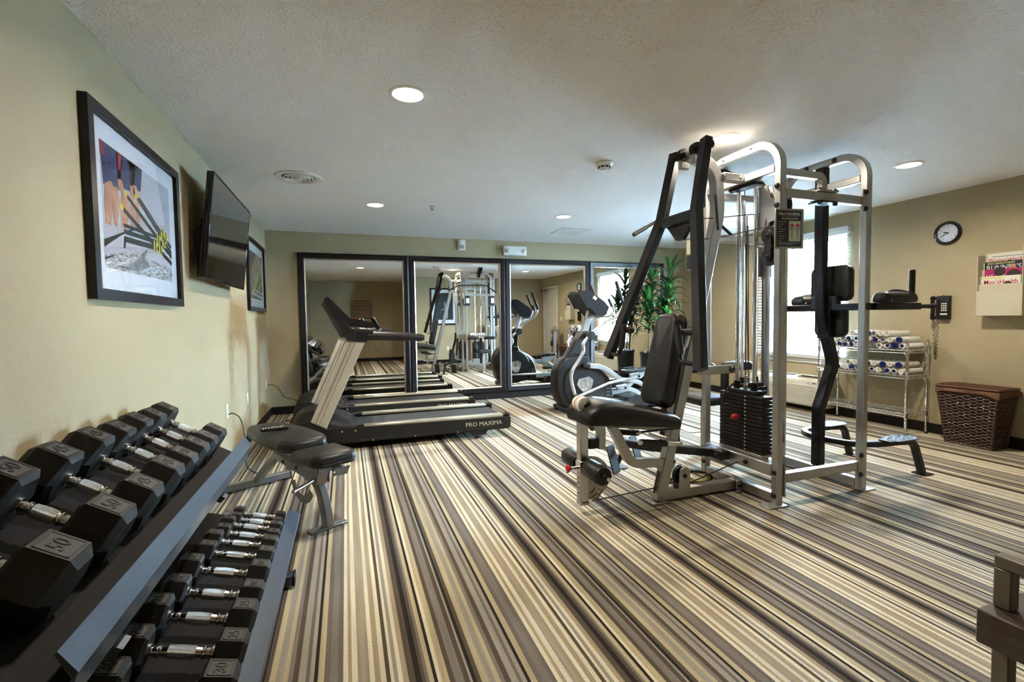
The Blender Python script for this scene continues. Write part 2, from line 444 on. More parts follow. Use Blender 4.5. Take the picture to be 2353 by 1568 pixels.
MB().cyl((bx-.04,-hw+.1,.75),(bx-.04,-hw+.1,1.5),.004,n=8).build('tilt_wand', wf, bl)

# door in the right wall (seen in the mirrors)
dm = mat('door_paint', (.62,.61,.55), .45)
fm = mat('door_frame_paint', (.66,.65,.58), .4)
d = struct(MB().box(XR-.02,XR-.001,.80,1.66,0.005,2.10,c=.003).build('door_1', dm))
MB().box(XR-.035,XR-.001,.73,.79,0,2.16,c=.004).box(XR-.035,XR-.001,1.67,1.72,0,2.16,c=.004).box(XR-.035,XR-.001,.79,1.67,2.11,2.16,c=.004).build('door_frame', fm, d)
MB().box(XR-.07,XR-.021,.84,1.05,2.03,2.09,c=.008).build('door_closer', M_steel, d)
MB().box(XR-.06,XR-.04,.50+.05,.95,2.10,2.115,c=.004).build('closer_arm', M_steel, d)
for zz in (.25, 1.05, 1.85): MB().cyl((XR-.04,.795,zz-.05),(XR-.04,.795,zz+.05),.012,n=10).build('hinge', M_steel, d)
MB().cyl((XR-.02,1.58,.95),(XR-.07,1.58,.95),.012,n=10).tube(fillet([(XR-.07,1.58,.95),(XR-.075,1.47,.95)],.01),.009).build('door_handle', M_steel, d)

# ------------------------------------------------------------------ mirrors
ME = [-.583,.876,2.333,3.794,5.252]; MZ0, MZ1 = .106, 2.160
where = ['behind the treadmill consoles', 'between the treadmill and the elliptical', 'behind the elliptical', 'behind the potted plant']
for k in range(4):
    a, b_ = ME[k]+.001, ME[k+1]-.001
    t = thing('wall_mirror', 'tall dark-framed wall mirror with silver inner edge ' + where[k], 'mirror', ((a+b_)/2, YB-.002, MZ0))
    hw, h = (b_-a)/2, MZ1-MZ0
    def rect_frame(mb, hw0, hw1, z0, z1, wdt, y0, y1, c):
        # four mitred mouldings
        o4 = [(-hw0,z0),(hw0,z0),(hw0,z1),(-hw0,z1)]; i4 = [(-hw1,z0+wdt),(hw1,z0+wdt),(hw1,z1-wdt),(-hw1,z1-wdt)]
        rings = []
        for (ox, oz), (ix, iz) in zip(o4, i4):
            mx_, mz_ = ox*.75+ix*.25, oz*.75+iz*.25
            rings.append([V((ox,y1,oz)),V((ox,y0+c,oz)),V((mx_,y0,mz_)),V((ix,y0+c*1.2,iz)),V((ix,y1,iz))])
        mb.ring_loft(rings, closed=True, cap=False)
    fr = MB(); rect_frame(fr, hw, hw-.072, 0, h, .072, -.042, -.001, .010); fr.build('frame', M_frame, t, ang=20)
    ln = MB(); rect_frame(ln, hw-.0725, hw-.092, .0725, h-.0725, .0195, -.034, -.006, .006); ln.build('liner', M_liner, t, ang=20)
    MB().box(-hw+.09,hw-.09,-.012,-.006,.09,h-.09).build('mirror_glass', M_mirror, t, smooth=False)
# ------------------------------------------------------------------ ceiling fixtures
M_lens = mat('lamp_lens', (.9,.88,.8), .5, emit=(1.0,.93,.78), estr=14.0)
M_trim = mat('lamp_trim', (.80,.78,.72), .45)
spots = [(.348,2.62,'over the dumbbell side of the room'),(.325,5.17,'over the treadmills'),(2.474,5.15,'in front of the second mirror'),
         (2.476,2.604,'right above the weight machine tower'),(4.354,2.61,'near the wall clock'),(4.40,5.16,'near the window and potted plant')]
for x, y, wh in spots:
    t = thing('recessed_downlight', 'round white recessed ceiling downlight, lit, ' + wh, 'downlight', (x, y, HC), 0, 'recessed ceiling lights')
    MB().lathe([(.079,.004),(.079,-.001),(.082,-.006),(.094,-.006),(.100,-.002),(.100,.0),(.09,.02)], n=32, ring=True).build('trim_ring', M_trim, t)
    MB().lathe([(.0785,-.0005),(.0785,-.002),(.05,-.003),(.0001,-.0035)], n=32).build('lens', M_lens, t)
    ld = bpy.data.lights.new('downlight_lamp', 'AREA'); ld.shape = 'DISK'; ld.size = .14; ld.energy = LAMP_W; ld.color = (1.0,.895,.745); ld.spread = math.radians(165)
    lo = bpy.data.objects.new('lamp', ld); C.objects.link(lo); lo.parent = t; lo.location = (0,0,-.012)

M_vent = mat('vent_paint', (.72,.70,.66), .5)
M_dark = mat('dark_gap', (.03,.03,.03), .8)
t = thing('round_air_diffuser', 'round white ceiling air diffuser with concentric rings near the television', 'air vent', (-.336,4.365,HC))
MB().lathe([(.185,0),(.180,-.010),(.150,-.014),(.130,-.004),(.128,.0)], n=40, ring=True).build('outer_ring', M_vent, t)
for r in (.118,.088,.058):
    MB().lathe([(r,-.001),(r+.004,-.016),(r-.004,-.020),(r-.008,-.006)], n=36, ring=True).build('louvre_ring', M_vent, t)
MB().lathe([(.036,-.002),(.034,-.022),(.012,-.026),(.0001,-.026)], n=24).build('centre_cone', M_vent, t)
MB().lathe([(.130,-.0005),(.130,-.003),(.0001,-.003)], n=32).build('throat', M_dark, t)
t = thing('smoke_detector', 'white cone shaped smoke detector on the ceiling', 'smoke detector', (1.936,3.293,HC))
MB().lathe([(.070,0),(.070,-.012),(.062,-.018),(.050,-.030),(.046,-.032),(.040,-.046),(.024,-.052),(.022,-.060),(.0001,-.060)], n=32).build('body', M_white, t)
for k in range(8):
    a = 2*PI*k/8
    MB().box(.036,.048,-.010,.010,-.044,-.033, M=Matrix.Rotation(a,4,'Z')).build('vent_slot', M_dark, t)
for x, y, wh in ((.901,5.067,'above the treadmills'),(.99,.55,'by the room sign alcove')):
    t = thing('fire_sprinkler', 'small brass ceiling fire sprinkler ' + wh, 'sprinkler', (x, y, HC))
    MB().lathe([(.034,0),(.034,-.003),(.014,-.005),(.012,-.012),(.0001,-.012)], n=20).build('escutcheon', M_steel, t)
    MB().tube([(-.009,0,-.012),(-.014,0,-.022),(-.006,0,-.034),(0,0,-.036),(.006,0,-.034),(.014,0,-.022),(.009,0,-.012)],.0025,6).build('yoke', M_bolt, t)
    MB().lathe([(.004,-.036),(.017,-.038),(.017,-.040),(.0001,-.040)], n=16).build('deflector', M_bolt, t)
t = thing('return_air_grille', 'square white ceiling return grille with grey slots', 'air vent', (2.99,5.99,HC))
MB().box(-.22,.22,-.22,-.13,-.008,-.0005,c=.003).box(-.22,.22,.13,.22,-.008,-.0005,c=.003).box(-.22,-.13,-.13,.13,-.008,-.0005,c=.003).box(.13,.22,-.13,.13,-.008,-.0005,c=.003).build('flange', M_vent, t)
MB().box(-.13,.13,-.13,.13,-.003,-.0005).build('backing', M_dark, t)
for k in range(13):
    y_ = -.12+.02*k
    MB().box(-.128,.128,y_-.006,y_+.006,-.007,-.0035).build('louvre', M_vent, t)

# ------------------------------------------------------------------ back wall fixtures
t = thing('fire_alarm_strobe', 'white fire alarm strobe above the mirrors', 'alarm', (1.663,YB,2.27))
MB().box(-.055,.055,-.035,-.001,0,.15,c=.006).build('housing', M_white, t)
MB().box(-.030,.030,-.050,-.036,.085,.125,c=.006).build('strobe_lens', mat('clear_lens',(.75,.78,.80),.1), t)
for k in range(5): MB().box(-.035,.035,-.037,-.0352,.02+.011*k,.025+.011*k).build('horn_slot', M_dark, t)
t = thing('emergency_light', 'white twin-head emergency light unit above the mirrors', 'emergency light', (2.49,YB,2.205))
MB().box(-.19,.19,-.085,-.001,0,.145,c=.014).build('housing', M_white, t)
for s in (-1,1):
    h = MB().lathe([(.036,-.001),(.036,.02),(.030,.030),(.026,.026),(.0001,.022)], (s*.13,-.085,.075), (0,-1,0), 20).build('lamp_head', M_white, t)
    MB().lathe([(.022,.0265),(.012,.030),(.0001,.031)], (s*.13,-.085,.075), (0,-1,0), 16).build('lamp_lens', M_chrome, h)

# ------------------------------------------------------------------ left wall: outlets, pictures, television
def outlet(y, z, label):
    t = thing('wall_outlet', label, 'outlet', (XL, y, z))
    MB().box(.0005,.007,-.036,.036,-.06,.06,c=.003).build('cover_plate', M_ivory, t)
    for s in (-1,1): MB().box(.0072,.010,-.017,.017,s*.025-.014,s*.025+.014,c=.002).build('socket', M_white, t)
    return t
outlet(6.62,.46,'ivory wall outlet with a plugged-in black cord near the corner'); outlet(5.40,.457,'plain ivory wall outlet between the bench and the corner'); outlet(4.53,.485,'ivory cable outlet on the wall by the dumbbell rack end')

def picture(name, label, y0, y1, z0, z1, paint, fw_=.045, mw=.085, depth=.032, xw=XL, sgn=1):
    t = thing(name, label, 'picture', (xw, (y0+y1)/2, z0))
    hw, h = (y1-y0)/2, z1-z0
    f = MB()
    o4 = [(-hw,0),(hw,0),(hw,h),(-hw,h)]; i4 = [(-hw+fw_,fw_),(hw-fw_,fw_),(hw-fw_,h-fw_),(-hw+fw_,h-fw_)]
    f.ring_loft([[V((sgn*.002,o[0],o[1])),V((sgn*depth,o[0],o[1])),V((sgn*depth,q[0],q[1])),V((sgn*.002,q[0],q[1]))] for o, q in zip(o4,i4)], closed=True, cap=False)
    f.build('frame', M_frame, t, ang=20)
    MB().box(sgn*.002,sgn*.012,-hw+fw_,hw-fw_,fw_,h-fw_).build('mat_board', M_matw, t, smooth=False)
    a = fw_+mw
    paint(t, hw-a, a+.01, h-a-.005, sgn)
    gm_ = bpy.data.materials.get('picture_glass')
    if gm_ is None:
        gm_ = bpy.data.materials.new('picture_glass'); gm_.use_nodes = True; nt = gm_.node_tree; nt.nodes.clear()
        go = nt.nodes.new('ShaderNodeOutputMaterial'); g1 = nt.nodes.new('ShaderNodeBsdfTransparent'); g2 = nt.nodes.new('ShaderNodeBsdfGlossy'); g3 = nt.nodes.new('ShaderNodeMixShader'); g4 = nt.nodes.new('ShaderNodeFresnel')
        g2.inputs['Roughness'].default_value = .01; g4.inputs[0].default_value = 1.45
        nt.links.new(g4.outputs[0], g3.inputs[0]); nt.links.new(g1.outputs[0], g3.inputs[1]); nt.links.new(g2.outputs[0], g3.inputs[2]); nt.links.new(g3.outputs[0], go.inputs[0])
    gq = MB().add([(sgn*.02,-hw+fw_,fw_),(sgn*.02,hw-fw_,fw_),(sgn*.02,hw-fw_,h-fw_),(sgn*.02,-hw+fw_,h-fw_)],[(0,1,2,3)])
    me_ = bpy.data.meshes.new('glass'); me_.from_pydata(gq.v,[],gq.f); me_.materials.append(gm_); link('glass', me_, t)
    return t
def flat(t, name, pts, lvl, m, sgn=1, ox=0.0125):
    """flat printed shape on a picture: polygon in (y, z) plane"""
    x = sgn*(ox + lvl*.0004)
    mb = MB(); mb.add([(x,p[0],p[1]) for p in pts], [tuple(range(len(pts)))])
    return mb.build(name, m, t, smooth=False)
def strip(a, b, w0, w1=None):
    a = V(a); b = V(b); w1 = w0 if w1 is None else w1; d = (b-a).normalized(); n = V((-d.y,d.x))
    return [a+n*w0/2, b+n*w1/2, b-n*w1/2, a-n*w0/2]
P_sky = mat('print_pale_sky',(.40,.42,.47),.8,var=.06,vscale=3); P_water = mat('print_water',(.33,.35,.36),.8,var=.75,vscale=26,stretch=(1,1,4.5))
P_blue = mat('print_blue_kit',(.012,.020,.085),.8,var=.5,vscale=14); P_skin = mat('print_skin',(.42,.22,.13),.8,var=.3,vscale=10); P_oar = mat('print_oar',(.018,.018,.020),.8)
P_yel = mat('print_yellow',(.50,.46,.06),.8,var=.2,vscale=20); P_dark = mat('print_dark',(.012,.012,.015),.8); P_red = mat('print_red',(.25,.012,.02),.8); P_grey=mat('print_grey',(.24,.25,.27),.8,var=.3,vscale=12)
P_foam = mat('print_splash',(.17,.18,.18),.8,var=.6,vscale=30)
def rowing(t, hw, z0, z1, sgn):
    W = 2*hw; H = z1-z0
    q = lambda u, v: V((-hw+u*W, z0+v*H))          # u: 0 near .. 1 far, v: 0 bottom .. 1 top
    flat(t,'print_sky',[q(0,0),q(1,0),q(1,1),q(0,1)],0,P_sky,sgn)
    flat(t,'print_water',[q(.0,0),q(1,0),q(1,.155),q(.55,.17),q(.35,.20),q(.2,.15),q(0,.10)],1,P_water,sgn)
    flat(t,'print_splash',[q(.1,.03),q(.3,.05),q(.45,.18),q(.58,.27),q(.52,.16),q(.60,.10),q(.4,.02)],2,P_foam,sgn)
    # rowers, their legs and hands
    for u0, u1, v0 in ((.02,.22,.66),(.20,.40,.71),(.36,.50,.76)):
        flat(t,'print_shorts',[q(u0,v0),q(u1,v0+.02),q(u1+.04,1),q(u0-.02,1)],2,P_blue,sgn)
    flat(t,'print_stripe',[q(0,.90),q(.04,.88),q(.03,1),q(0,1)],3,P_red,sgn); flat(t,'print_stripe',[q(.20,.84),q(.235,.86),q(.25,1),q(.205,1)],3,P_red,sgn)
    for u, w in ((.03,.09),(.12,.07),(.22,.10),(.34,.06),(.42,.05)):
        flat(t,'print_leg',[q(u,.36+.1*u),q(u+w*.55,.34+.1*u),q(u+w,.50),q(u+w*.9,.70),q(u+.01,.68),q(u-.01,.52)],2.5,P_skin,sgn)
    for u, v in ((.10,.665),(.155,.60),(.22,.73),(.42,.76),(.38,.74)):
        flat(t,'print_hand',[q(u-.03,v-.05),q(u+.02,v-.055),q(u+.045,v-.01),q(u+.02,v+.05),q(u-.03,v+.04)],3.5,P_skin,sgn)
    # oars
    for a, b_, w in ((q(.20,.555),q(1,.195),.022),(q(.26,.69),q(1,.27),.020),(q(.41,.725),q(1,.315),.016),(q(.44,.735),q(1,.37),.015)):
        flat(t,'print_oar',strip(a,b_,w,w*1.2),4,P_oar,sgn)
        flat(t,'print_grip',strip(a,a+(b_-a)*.055,w*1.25),5,P_yel,sgn)
    # outriggers and locks
    for v, k in ((.30,1.0),(.36,.8),(.41,.6)):
        flat(t,'print_rigger',strip(q(.24,v-.02*k),q(.72,v+.01),.026*k),4.3,P_oar,sgn)
    flat(t,'print_rigger',strip(q(.25,.30),q(.235,.20),.018),4.3,P_oar,sgn)
    for u, v in ((.70,.325),(.79,.315),(.76,.42),(.86,.40),(.84,.48),(.90,.46)):
        flat(t,'print_oarlock',[q(u-.035,v-.05),q(u+.02,v-.065),q(u+.04,v+.02),q(u-.02,v+.06)],5,P_yel,sgn)
        flat(t,'print_oarlock_pin',[q(u-.005,v-.05),q(u+.012,v-.05),q(u+.012,v+.05),q(u-.005,v+.05)],5.5,P_dark,sgn)
    flat(t,'print_hull',[q(0,.22),q(.24,.34),q(.42,.43),q(.42,.415),q(.2,.30),q(.04,.19),q(0,.16)],4.1,P_dark,sgn)
    flat(t,'print_bow',[q(.0,.08),q(.10,.115),q(.10,.105),q(0,.06)],4.1,P_dark,sgn)
picture('framed_picture','large black framed print of rowers\' arms and oars on the side wall',2.345,3.425,1.335,2.147,rowing)
P_wood=mat('print_wood',(.20,.14,.08),.8,var=.4,vscale=9); P_green=mat('print_lime',(.26,.27,.03),.8)
def racket(t, hw, z0, z1, sgn):
    W = 2*hw; H = z1-z0; q = lambda u, v: V((-hw+u*W, z0+v*H))
    flat(t,'print_ground',[q(0,0),q(1,0),q(1,1),q(0,1)],0,P_dark,sgn)
    flat(t,'print_beam',[q(.1,.55),q(.5,1),q(.8,1),q(.9,.8),q(.4,.4)],1,P_wood,sgn)
    flat(t,'print_beam',[q(.55,1),q(.9,.45),q(1,.6),q(.85,1)],1.5,P_skin,sgn)
    flat(t,'print_bar',strip(q(.1,.05),q(.75,.6),.09),2,P_green,sgn); flat(t,'print_bar',strip(q(.45,.08),q(.95,.45),.05),2,P_green,sgn)
    flat(t,'print_rail',strip(q(.1,.12),q(1,.04),.03),2.5,P_sky,sgn); flat(t,'print_rail',strip(q(.2,.2),q(1,.14),.02),2.5,P_sky,sgn)
    for k in range(4): flat(t,'print_panel',strip(q(.05+.08*k,.25),q(.15+.08*k,.50),.02),2.2,P_grey,sgn)
picture('framed_picture','black framed sports print on the wall beyond the television',5.60,6.66,1.36,2.154,racket)

# television, tilted forward at the top
t = thing('television', 'flat black wall television tilted down on its bracket', 'television', (XL, 4.23, 1.53))
A = V((.106,0,0)); B = V((.178,0,.68)); d = (B-A).normalized(); n = V((d.z,0,-d.x))
Mt = basis((.106,0,0), n, (0,1,0), d)
MB().box(-.040,0,-.62,.62,0,.70,c=.006, M=Mt).build('housing', M_gloss, t)
MB().box(.0005,.0015,-.605,.605,.018,.687, M=Mt).build('screen', mat('tv_screen',(.012,.012,.013),.03,spec=.9,coat=.6), t, smooth=False)
MB().box(-.001,.003,-.625,.625,-.006,.012,c=.002, M=Mt).box(-.001,.003,-.625,.625,.690,.704,c=.002, M=Mt).box(-.001,.003,-.625,-.607,.012,.69,c=.002, M=Mt).box(-.001,.003,.607,.625,.012,.69,c=.002, M=Mt).build('bezel', M_gloss, t)
MB().box(-.002,.006,-.05,.05,-.016,-.006,c=.002, M=Mt).build('sensor_bar', M_chrome, t)
MB().box(.001,.02,-.22,.22,.20,.46,c=.003).box(.02,.10,-.14,-.11,.24,.42,c=.003).box(.02,.10,.11,.14,.24,.42,c=.003).build('wall_bracket', M_blackpaint, t)
MB().tube(spline([(.075,-.45,.40),(.02,-.47,.30),(.03,-.46,.12),(.02,-.45,.02)],6),.004,6).build('hanging_cable', M_cable, t)

# front wall (seen in the mirrors)
t = thing('framed_picture', 'black framed print of a diver on dark water, opposite the mirrors', 'picture', (2.66, YF, 1.09))
f = MB(); hw, h, fw_ = .40, 1.05, .045
o4 = [(-hw,0),(hw,0),(hw,h),(-hw,h)]; i4 = [(-hw+fw_,fw_),(hw-fw_,fw_),(hw-fw_,h-fw_),(-hw+fw_,h-fw_)]
f.ring_loft([[V((o[0],.002,o[1])),V((o[0],.032,o[1])),V((q[0],.032,q[1])),V((q[0],.002,q[1]))] for o, q in zip(o4,i4)], closed=True, cap=False)
f.build('frame', M_frame, t, ang=20)
MB().box(-hw+fw_,hw-fw_,.002,.012,fw_,h-fw_).build('mat_board', M_matw, t, smooth=False)
MB().box(-hw+.14,hw-.14,.012,.0125,.15,h-.14).build('print_dark_water', mat('print_teal',(.012,.028,.028),.7), t, smooth=False)
MB().add([(.02,.013,.20),(.045,.013,.20),(.05,.013,.55),(.03,.013,.70),(.01,.013,.60)],[(0,1,2,3,4)]).add([(.08,.013,.18),(.10,.013,.18),(.12,.013,.62),(.10,.013,.64)],[(0,1,2,3)]).add([(-.08,.013,.42),(.12,.013,.48),(.12,.013,.50),(-.08,.013,.44)],[(0,1,2,3)]).build('print_figure', P_sky, t, smooth=False)
M_sign = mat('brown_sign',(.13,.075,.03),.5)
t = thing('gym_rules_sign', 'brown gym rules sign with pale lettering on the alcove wall', 'sign', (.46, YA, 1.30))
MB().box(-.315,.315,.001,.012,0,.56,c=.002).build('panel', M_sign, t)
R90 = basis((0,0,0),(-1,0,0),(0,0,1),(0,1,0))
M_signtx = mat('sign_lettering',(.62,.55,.42),.5)
text('CANDLEWOOD GYM', .066, Matrix.Translation((0,.0135,.505)) @ R90, M_signtx, t)
MB().box(-.30,.30,.0122,.0135,.440,.447).build('rule_line', M_signtx, t, smooth=False)
for k in range(9):
    w_ = .18+.08*((k*5) % 3)
    MB().box(.28-w_*1.3,.28,.0122,.0132,.39-.042*k,.396-.042*k).build('text_line', M_signtx, t, smooth=False)
t = thing('wall_outlet','ivory wall outlet below the framed print opposite the mirrors','outlet',(2.75,YF,.42))
MB().box(-.036,.036,.0005,.007,-.06,.06,c=.003).build('cover_plate', M_ivory, t)
for s in (-1,1): MB().box(-.017,.017,.0072,.010,s*.025-.014,s*.025+.014,c=.002).build('socket', M_white, t)

# ------------------------------------------------------------------ right wall
t = thing('wall_clock', 'round black-rimmed wall clock showing about twenty to ten', 'clock', (XR, 3.03, 2.025))
ax = (-1,0,0)
MB().lathe([(.112,.001),(.116,.012),(.112,.026),(.100,.034),(.090,.030),(.086,.018),(.086,.001)], axis=ax, n=40, ring=True).build('rim', mat('clock_rim',(.012,.009,.011),.18), t)
MB().lathe([(.0885,.010),(.0885,.012),(.0001,.012)], axis=ax, n=36).build('dial', mat('clock_dial',(.62,.66,.76),.5), t)
def wallM(x, y, z): return basis((x,y,z),(0,-1,0),(0,0,1),(-1,0,0))   # text facing -x
for k in range(1,13):
    a = PI/2 - 2*PI*k/12
    text(str(k), .023, wallM(-.0128, -.070*math.cos(a), .070*math.sin(a)), M_dark, t, name='numeral')
def hand(name, hour_ang, L, w_):
    a = PI/2 - hour_ang; dy, dz = -math.cos(a), math.sin(a); d2 = V((dy,dz)); n2 = V((-dz,dy))
    P4 = [d2*(-.012)+n2*w_*.4, d2*(-.012)-n2*w_*.4, d2*L*.6-n2*w_, d2*L, d2*L*.6+n2*w_]
    MB().ring_loft([[V((-.0150,p.x,p.y)) for p in P4],[V((-.0165,p.x,p.y)) for p in P4]]).build(name, M_gloss, t)
hand('hour_hand', 2*PI*(9.67/12), .045, .005); hand('minute_hand', 2*PI*(40.5/60), .066, .004)
MB().lathe([(.006,.0125),(.006,.0195),(.0001,.0195)], axis=ax, n=14).build('hub', M_gloss, t)

M_rack = mat('beige_rack', (.50,.46,.34), .45)
t = thing('magazine_rack', 'beige metal wall magazine rack with four full pockets', 'magazine rack', (XR, 2.575, 1.20))
D = .125; hw = .160
MB().box(-D,-.001,-hw,-hw+.006,0,.60,c=.001).build('side_panel', M_rack, t); MB().box(-D,-.001,hw-.006,hw,0,.56,c=.001).build('side_panel', M_rack, t)
MB().box(-.012,-.001,-hw+.006,hw-.006,0,.58).build('back_panel', M_rack, t)
MB().box(-D,-D+.006,-hw+.006,hw-.006,.002,.228,c=.001).build('front_panel', M_rack, t)
MB().box(-D+.006,-.012,-hw+.006,hw-.006,.002,.010).build('bottom_panel', M_rack, t)
for k, z in enumerate((.289,.362,.423,.492)):
    x = -D+.024+.020*k
    MB().box(x-.002,x+.002,-hw+.007,hw-.007,z-.10,z,c=.001).build('pocket_front', M_rack, t)
M_magw = mat('magazine_white',(.66,.64,.58),.4); M_magb = mat('magazine_navy',(.018,.022,.035),.35); M_magp = mat('magazine_magenta',(.36,.012,.10),.4); M_magred = mat('magazine_red_ink',(.42,.012,.02),.4); M_magy=mat('magazine_yellow',(.62,.58,.14),.4)
M_hair = mat('magazine_dark_ink',(.02,.012,.01),.5); M_magskin = mat('magazine_skin',(.42,.22,.12),.5)
mags = [("Women'sHealth", M_magw, M_magred, .492, .048, 'white magazine with red title in the top pocket of the wall rack'),
        ("RUNNER'S", M_magb, M_paper, .423, .046, 'dark running magazine with white title in the second pocket'),
        ("US", M_magp, M_paper, .362, .036, 'magenta celebrity magazine with a dark-haired face in the third pocket'),
        ("Men'sHealth", M_magw, M_magred, .289, .056, 'white magazine with red title in the fourth pocket of the wall rack')]
for k, (ti, m1, m2, z, sz, lab) in enumerate(mags):
    x = -D + .024 + .020*(3-k) + .011
    g = thing('magazine', lab, 'magazine', (XR+x, 2.572+(.006 if k % 2 else -.004), 1.20+z-.19-(.0,.0,.008,.0)[k]))
    MB().box(-.004,.004,-.135,.135,0,.262 if k else .268,c=.0015).build('cover', m1, g)
    if k == 0:
        text(ti, sz, wallM(-.0046,0,.205), m2, g, sx=.80, bold=.0002)
        MB().box(-.0046,-.0042,-.13,.10,.237,.241).build('strapline', M_dark, g); MB().lathe([(.030,.0045),(.030,.0052),(.0001,.0052)],(0,-.02,.172),(-1,0,0),16).build('printed_hair', M_hair, g)
    elif k == 1:
        text(ti, .062, wallM(-.0046,.0,.205), m2, g, sx=.85, bold=.0002); text('2015 MARATHON', .024, wallM(-.0046,.02,.245), M_magy, g, bold=.0004)
        MB().lathe([(.026,.0047),(.026,.0054),(.0001,.0054)],(0,-.06,.20),(-1,0,0),16).build('printed_face', M_magskin, g)
    elif k == 2:
        text('U', .04, wallM(-.0046,.108,.197), m2, g, bold=.0002); text('S', .04, wallM(-.0046,.080,.197), m2, g, bold=.0002)
        MB().lathe([(.033,.0045),(.033,.0050),(.0001,.0050)],(0,.02,.195),(-1,0,0),18).build('printed_face', M_magskin, g)
        MB().lathe([(.040,.0051),(.040,.0055),(.0001,.0055)],(0,.028,.238),(-1,0,0),18).build('printed_hair', M_hair, g)
        MB().lathe([(.050,.0046),(.050,.0049),(.0001,.0049)],(0,-.07,.200),(-1,0,0),18).build('printed_hair', M_hair, g)
    else:
        text(ti, sz, wallM(-.0046,0,.208), m2, g, sx=.85, bold=.0002)
        MB().box(-.0046,-.0042,-.02,.13,.240,.252).build('strapline', M_magy, g); MB().lathe([(.032,.0047),(.032,.0056),(.0001,.0056)],(0,-.05,.178),(-1,0,0),16).build('printed_hair', M_hair, g)

t = thing('wall_telephone', 'black corded wall telephone above the towel shelf end', 'telephone', (XR, 3.05, 1.17))
MB().box(-.05,-.001,-.065,.045,.0,.235,c=.008).build('base', M_blackpl, t)
MB().tube(spline([(-.072,.050,.215),(-.088,.050,.20),(-.082,.050,.115),(-.088,.050,.03),(-.072,.050,.012)],6),[.024]*6+[.017]*14+[.024]*5,12).build('handset', M_gloss, t)
for r in range(4):
    for c_ in range(3):
        MB().box(-.056,-.0505,-.010-.017*c_-.006,-.010-.017*c_+.006,.155-.022*r-.007,.155-.022*r+.007,c=.001).build('key', M_paper, t)
MB().box(-.052,-.0505,-.055,.005,.045,.060).build('number_card', M_paper, t)
MB().box(-.03,-.02,-.01,.0,.2355,.245,c=.002).build('message_lamp', M_red, t)
coil = []
for k in range(160):
    u = k/159; yb = .035+.030*math.sin(PI*u*.0)+ .028*(u if u > .5 else u); zb = -.0-.36*math.sin(PI*u); yy = .030 + .035*u
    coil.append((-.035+.0085*math.cos(k*.9), yy+.0085*math.sin(k*.9), zb+.004))
MB().tube(coil,.0022,5).build('coiled_cord', M_cable, t)
t = thing('light_switch','beige light switch plate on the wall beside the door','switch',(XR,1.93,1.22))
MB().box(-.007,-.0005,-.06,.06,-.06,.06,c=.003).build('cover_plate', M_ivory, t)
for s in (-1,1): MB().box(-.012,-.0072,s*.025-.012,s*.025+.012,-.025,.025,c=.002).build('rocker', M_white, t)
# ------------------------------------------------------------------ multi-station weight machine
YM = 2.61; YS, YN = 2.289, 2.933; XT, XV = 2.613, 3.39
gym = thing('weight_machine', 'silver and black multi-station weight machine with seat, weight stacks and press arms', 'weight machine', (XT, YM, 0))
def P(name, mb, m=M_silver, parent=gym, ang=38): return mb.build(name, m, parent, world=True, ang=ang)
T = .050
def arch(x):
    pts = fillet([(x,YS,.004),(x,YS,2.345),(x,YN,2.345),(x,YN,.004)], [0,.17,.17,0], 10)
    return MB().rtube(pts,(1,0,0),T,T,.005)
P('tower_arch', arch(XT)); P('outer_arch', arch(XV))
# third arch, carrying the pulldown pulley, seen in the mirror
p3 = fillet([(2.69,3.02,.004),(2.69,3.02,2.33),(3.30,3.02,2.33),(3.30,3.02,.004)], [0,.17,.17,0], 10)
P('pulldown_arch', MB().rtube(p3,(0,1,0),T,T,.005))
P('foot_plate', MB().box(XT-.11,XT+.04,YS-.05,YS+.04,.0005,.008,c=.002), M_silver); P('foot_plate', MB().box(XV-.04,XV+.08,YS-.05,YS+.04,.0005,.008,c=.002))
P('foot_plate', MB().box(XT-.06,XT+.06,YN-.04,YN+.05,.0005,.008,c=.002)); P('foot_plate', MB().box(XV-.06,XV+.06,YN-.04,YN+.05,.0005,.008,c=.002))
# base and cross members
P('floor_beam', MB().box(XT-.025,XT+.025,YS+.0255,YN-.0255,.012,.075,c=.004)); P('floor_beam', MB().box(XV-.025,XV+.025,YS+.0255,YN-.0255,.012,.075,c=.004))
P('stack_beam', MB().box(XT-.027,XT+.025,YS+.0255,YN-.0255,.185,.262,c=.004))
P('front_beam', MB().box(XT+.0255,XV-.0255,YS-.03,YS+.02,.148,.208,c=.004)); P('rear_beam', MB().box(XT+.0255,XV-.0255,YN-.02,YN+.03,.148,.208,c=.004))
P('top_beam', MB().box(XT-.025,XT+.025,YS+.0255,YN-.0255,2.140,2.190,c=.004))
P('top_beam', MB().box(XV-.025,XV+.025,YS+.0255,YN-.0255,2.140,2.190,c=.004))
P('upper_crossbar', MB().box(XT+.0255,XV-.0255,YS-.025,YS+.025,1.972,2.030,c=.004))
P('rear_crossbar', MB().box(XT+.0255,XV-.0255,YN-.02,YN+.03,1.80,1.855,c=.004)); P('rear_crossbar', MB().box(XT+.0255,XV-.0255,YN-.02,YN+.03,2.12,2.17,c=.004))
P('bolt_plate', MB().box(XV-.075,XV-.026,YS-.032,YS-.026,1.925,2.075,c=.003)); P('bolt_plate', MB().box(XV-.075,XV-.026,YS-.036,YS-.0305,.10,.275,c=.003))
P('gusset_plate', MB().box(XT+.026,XT+.032,YS-.04,YS+.04,.06,.27,c=.003))
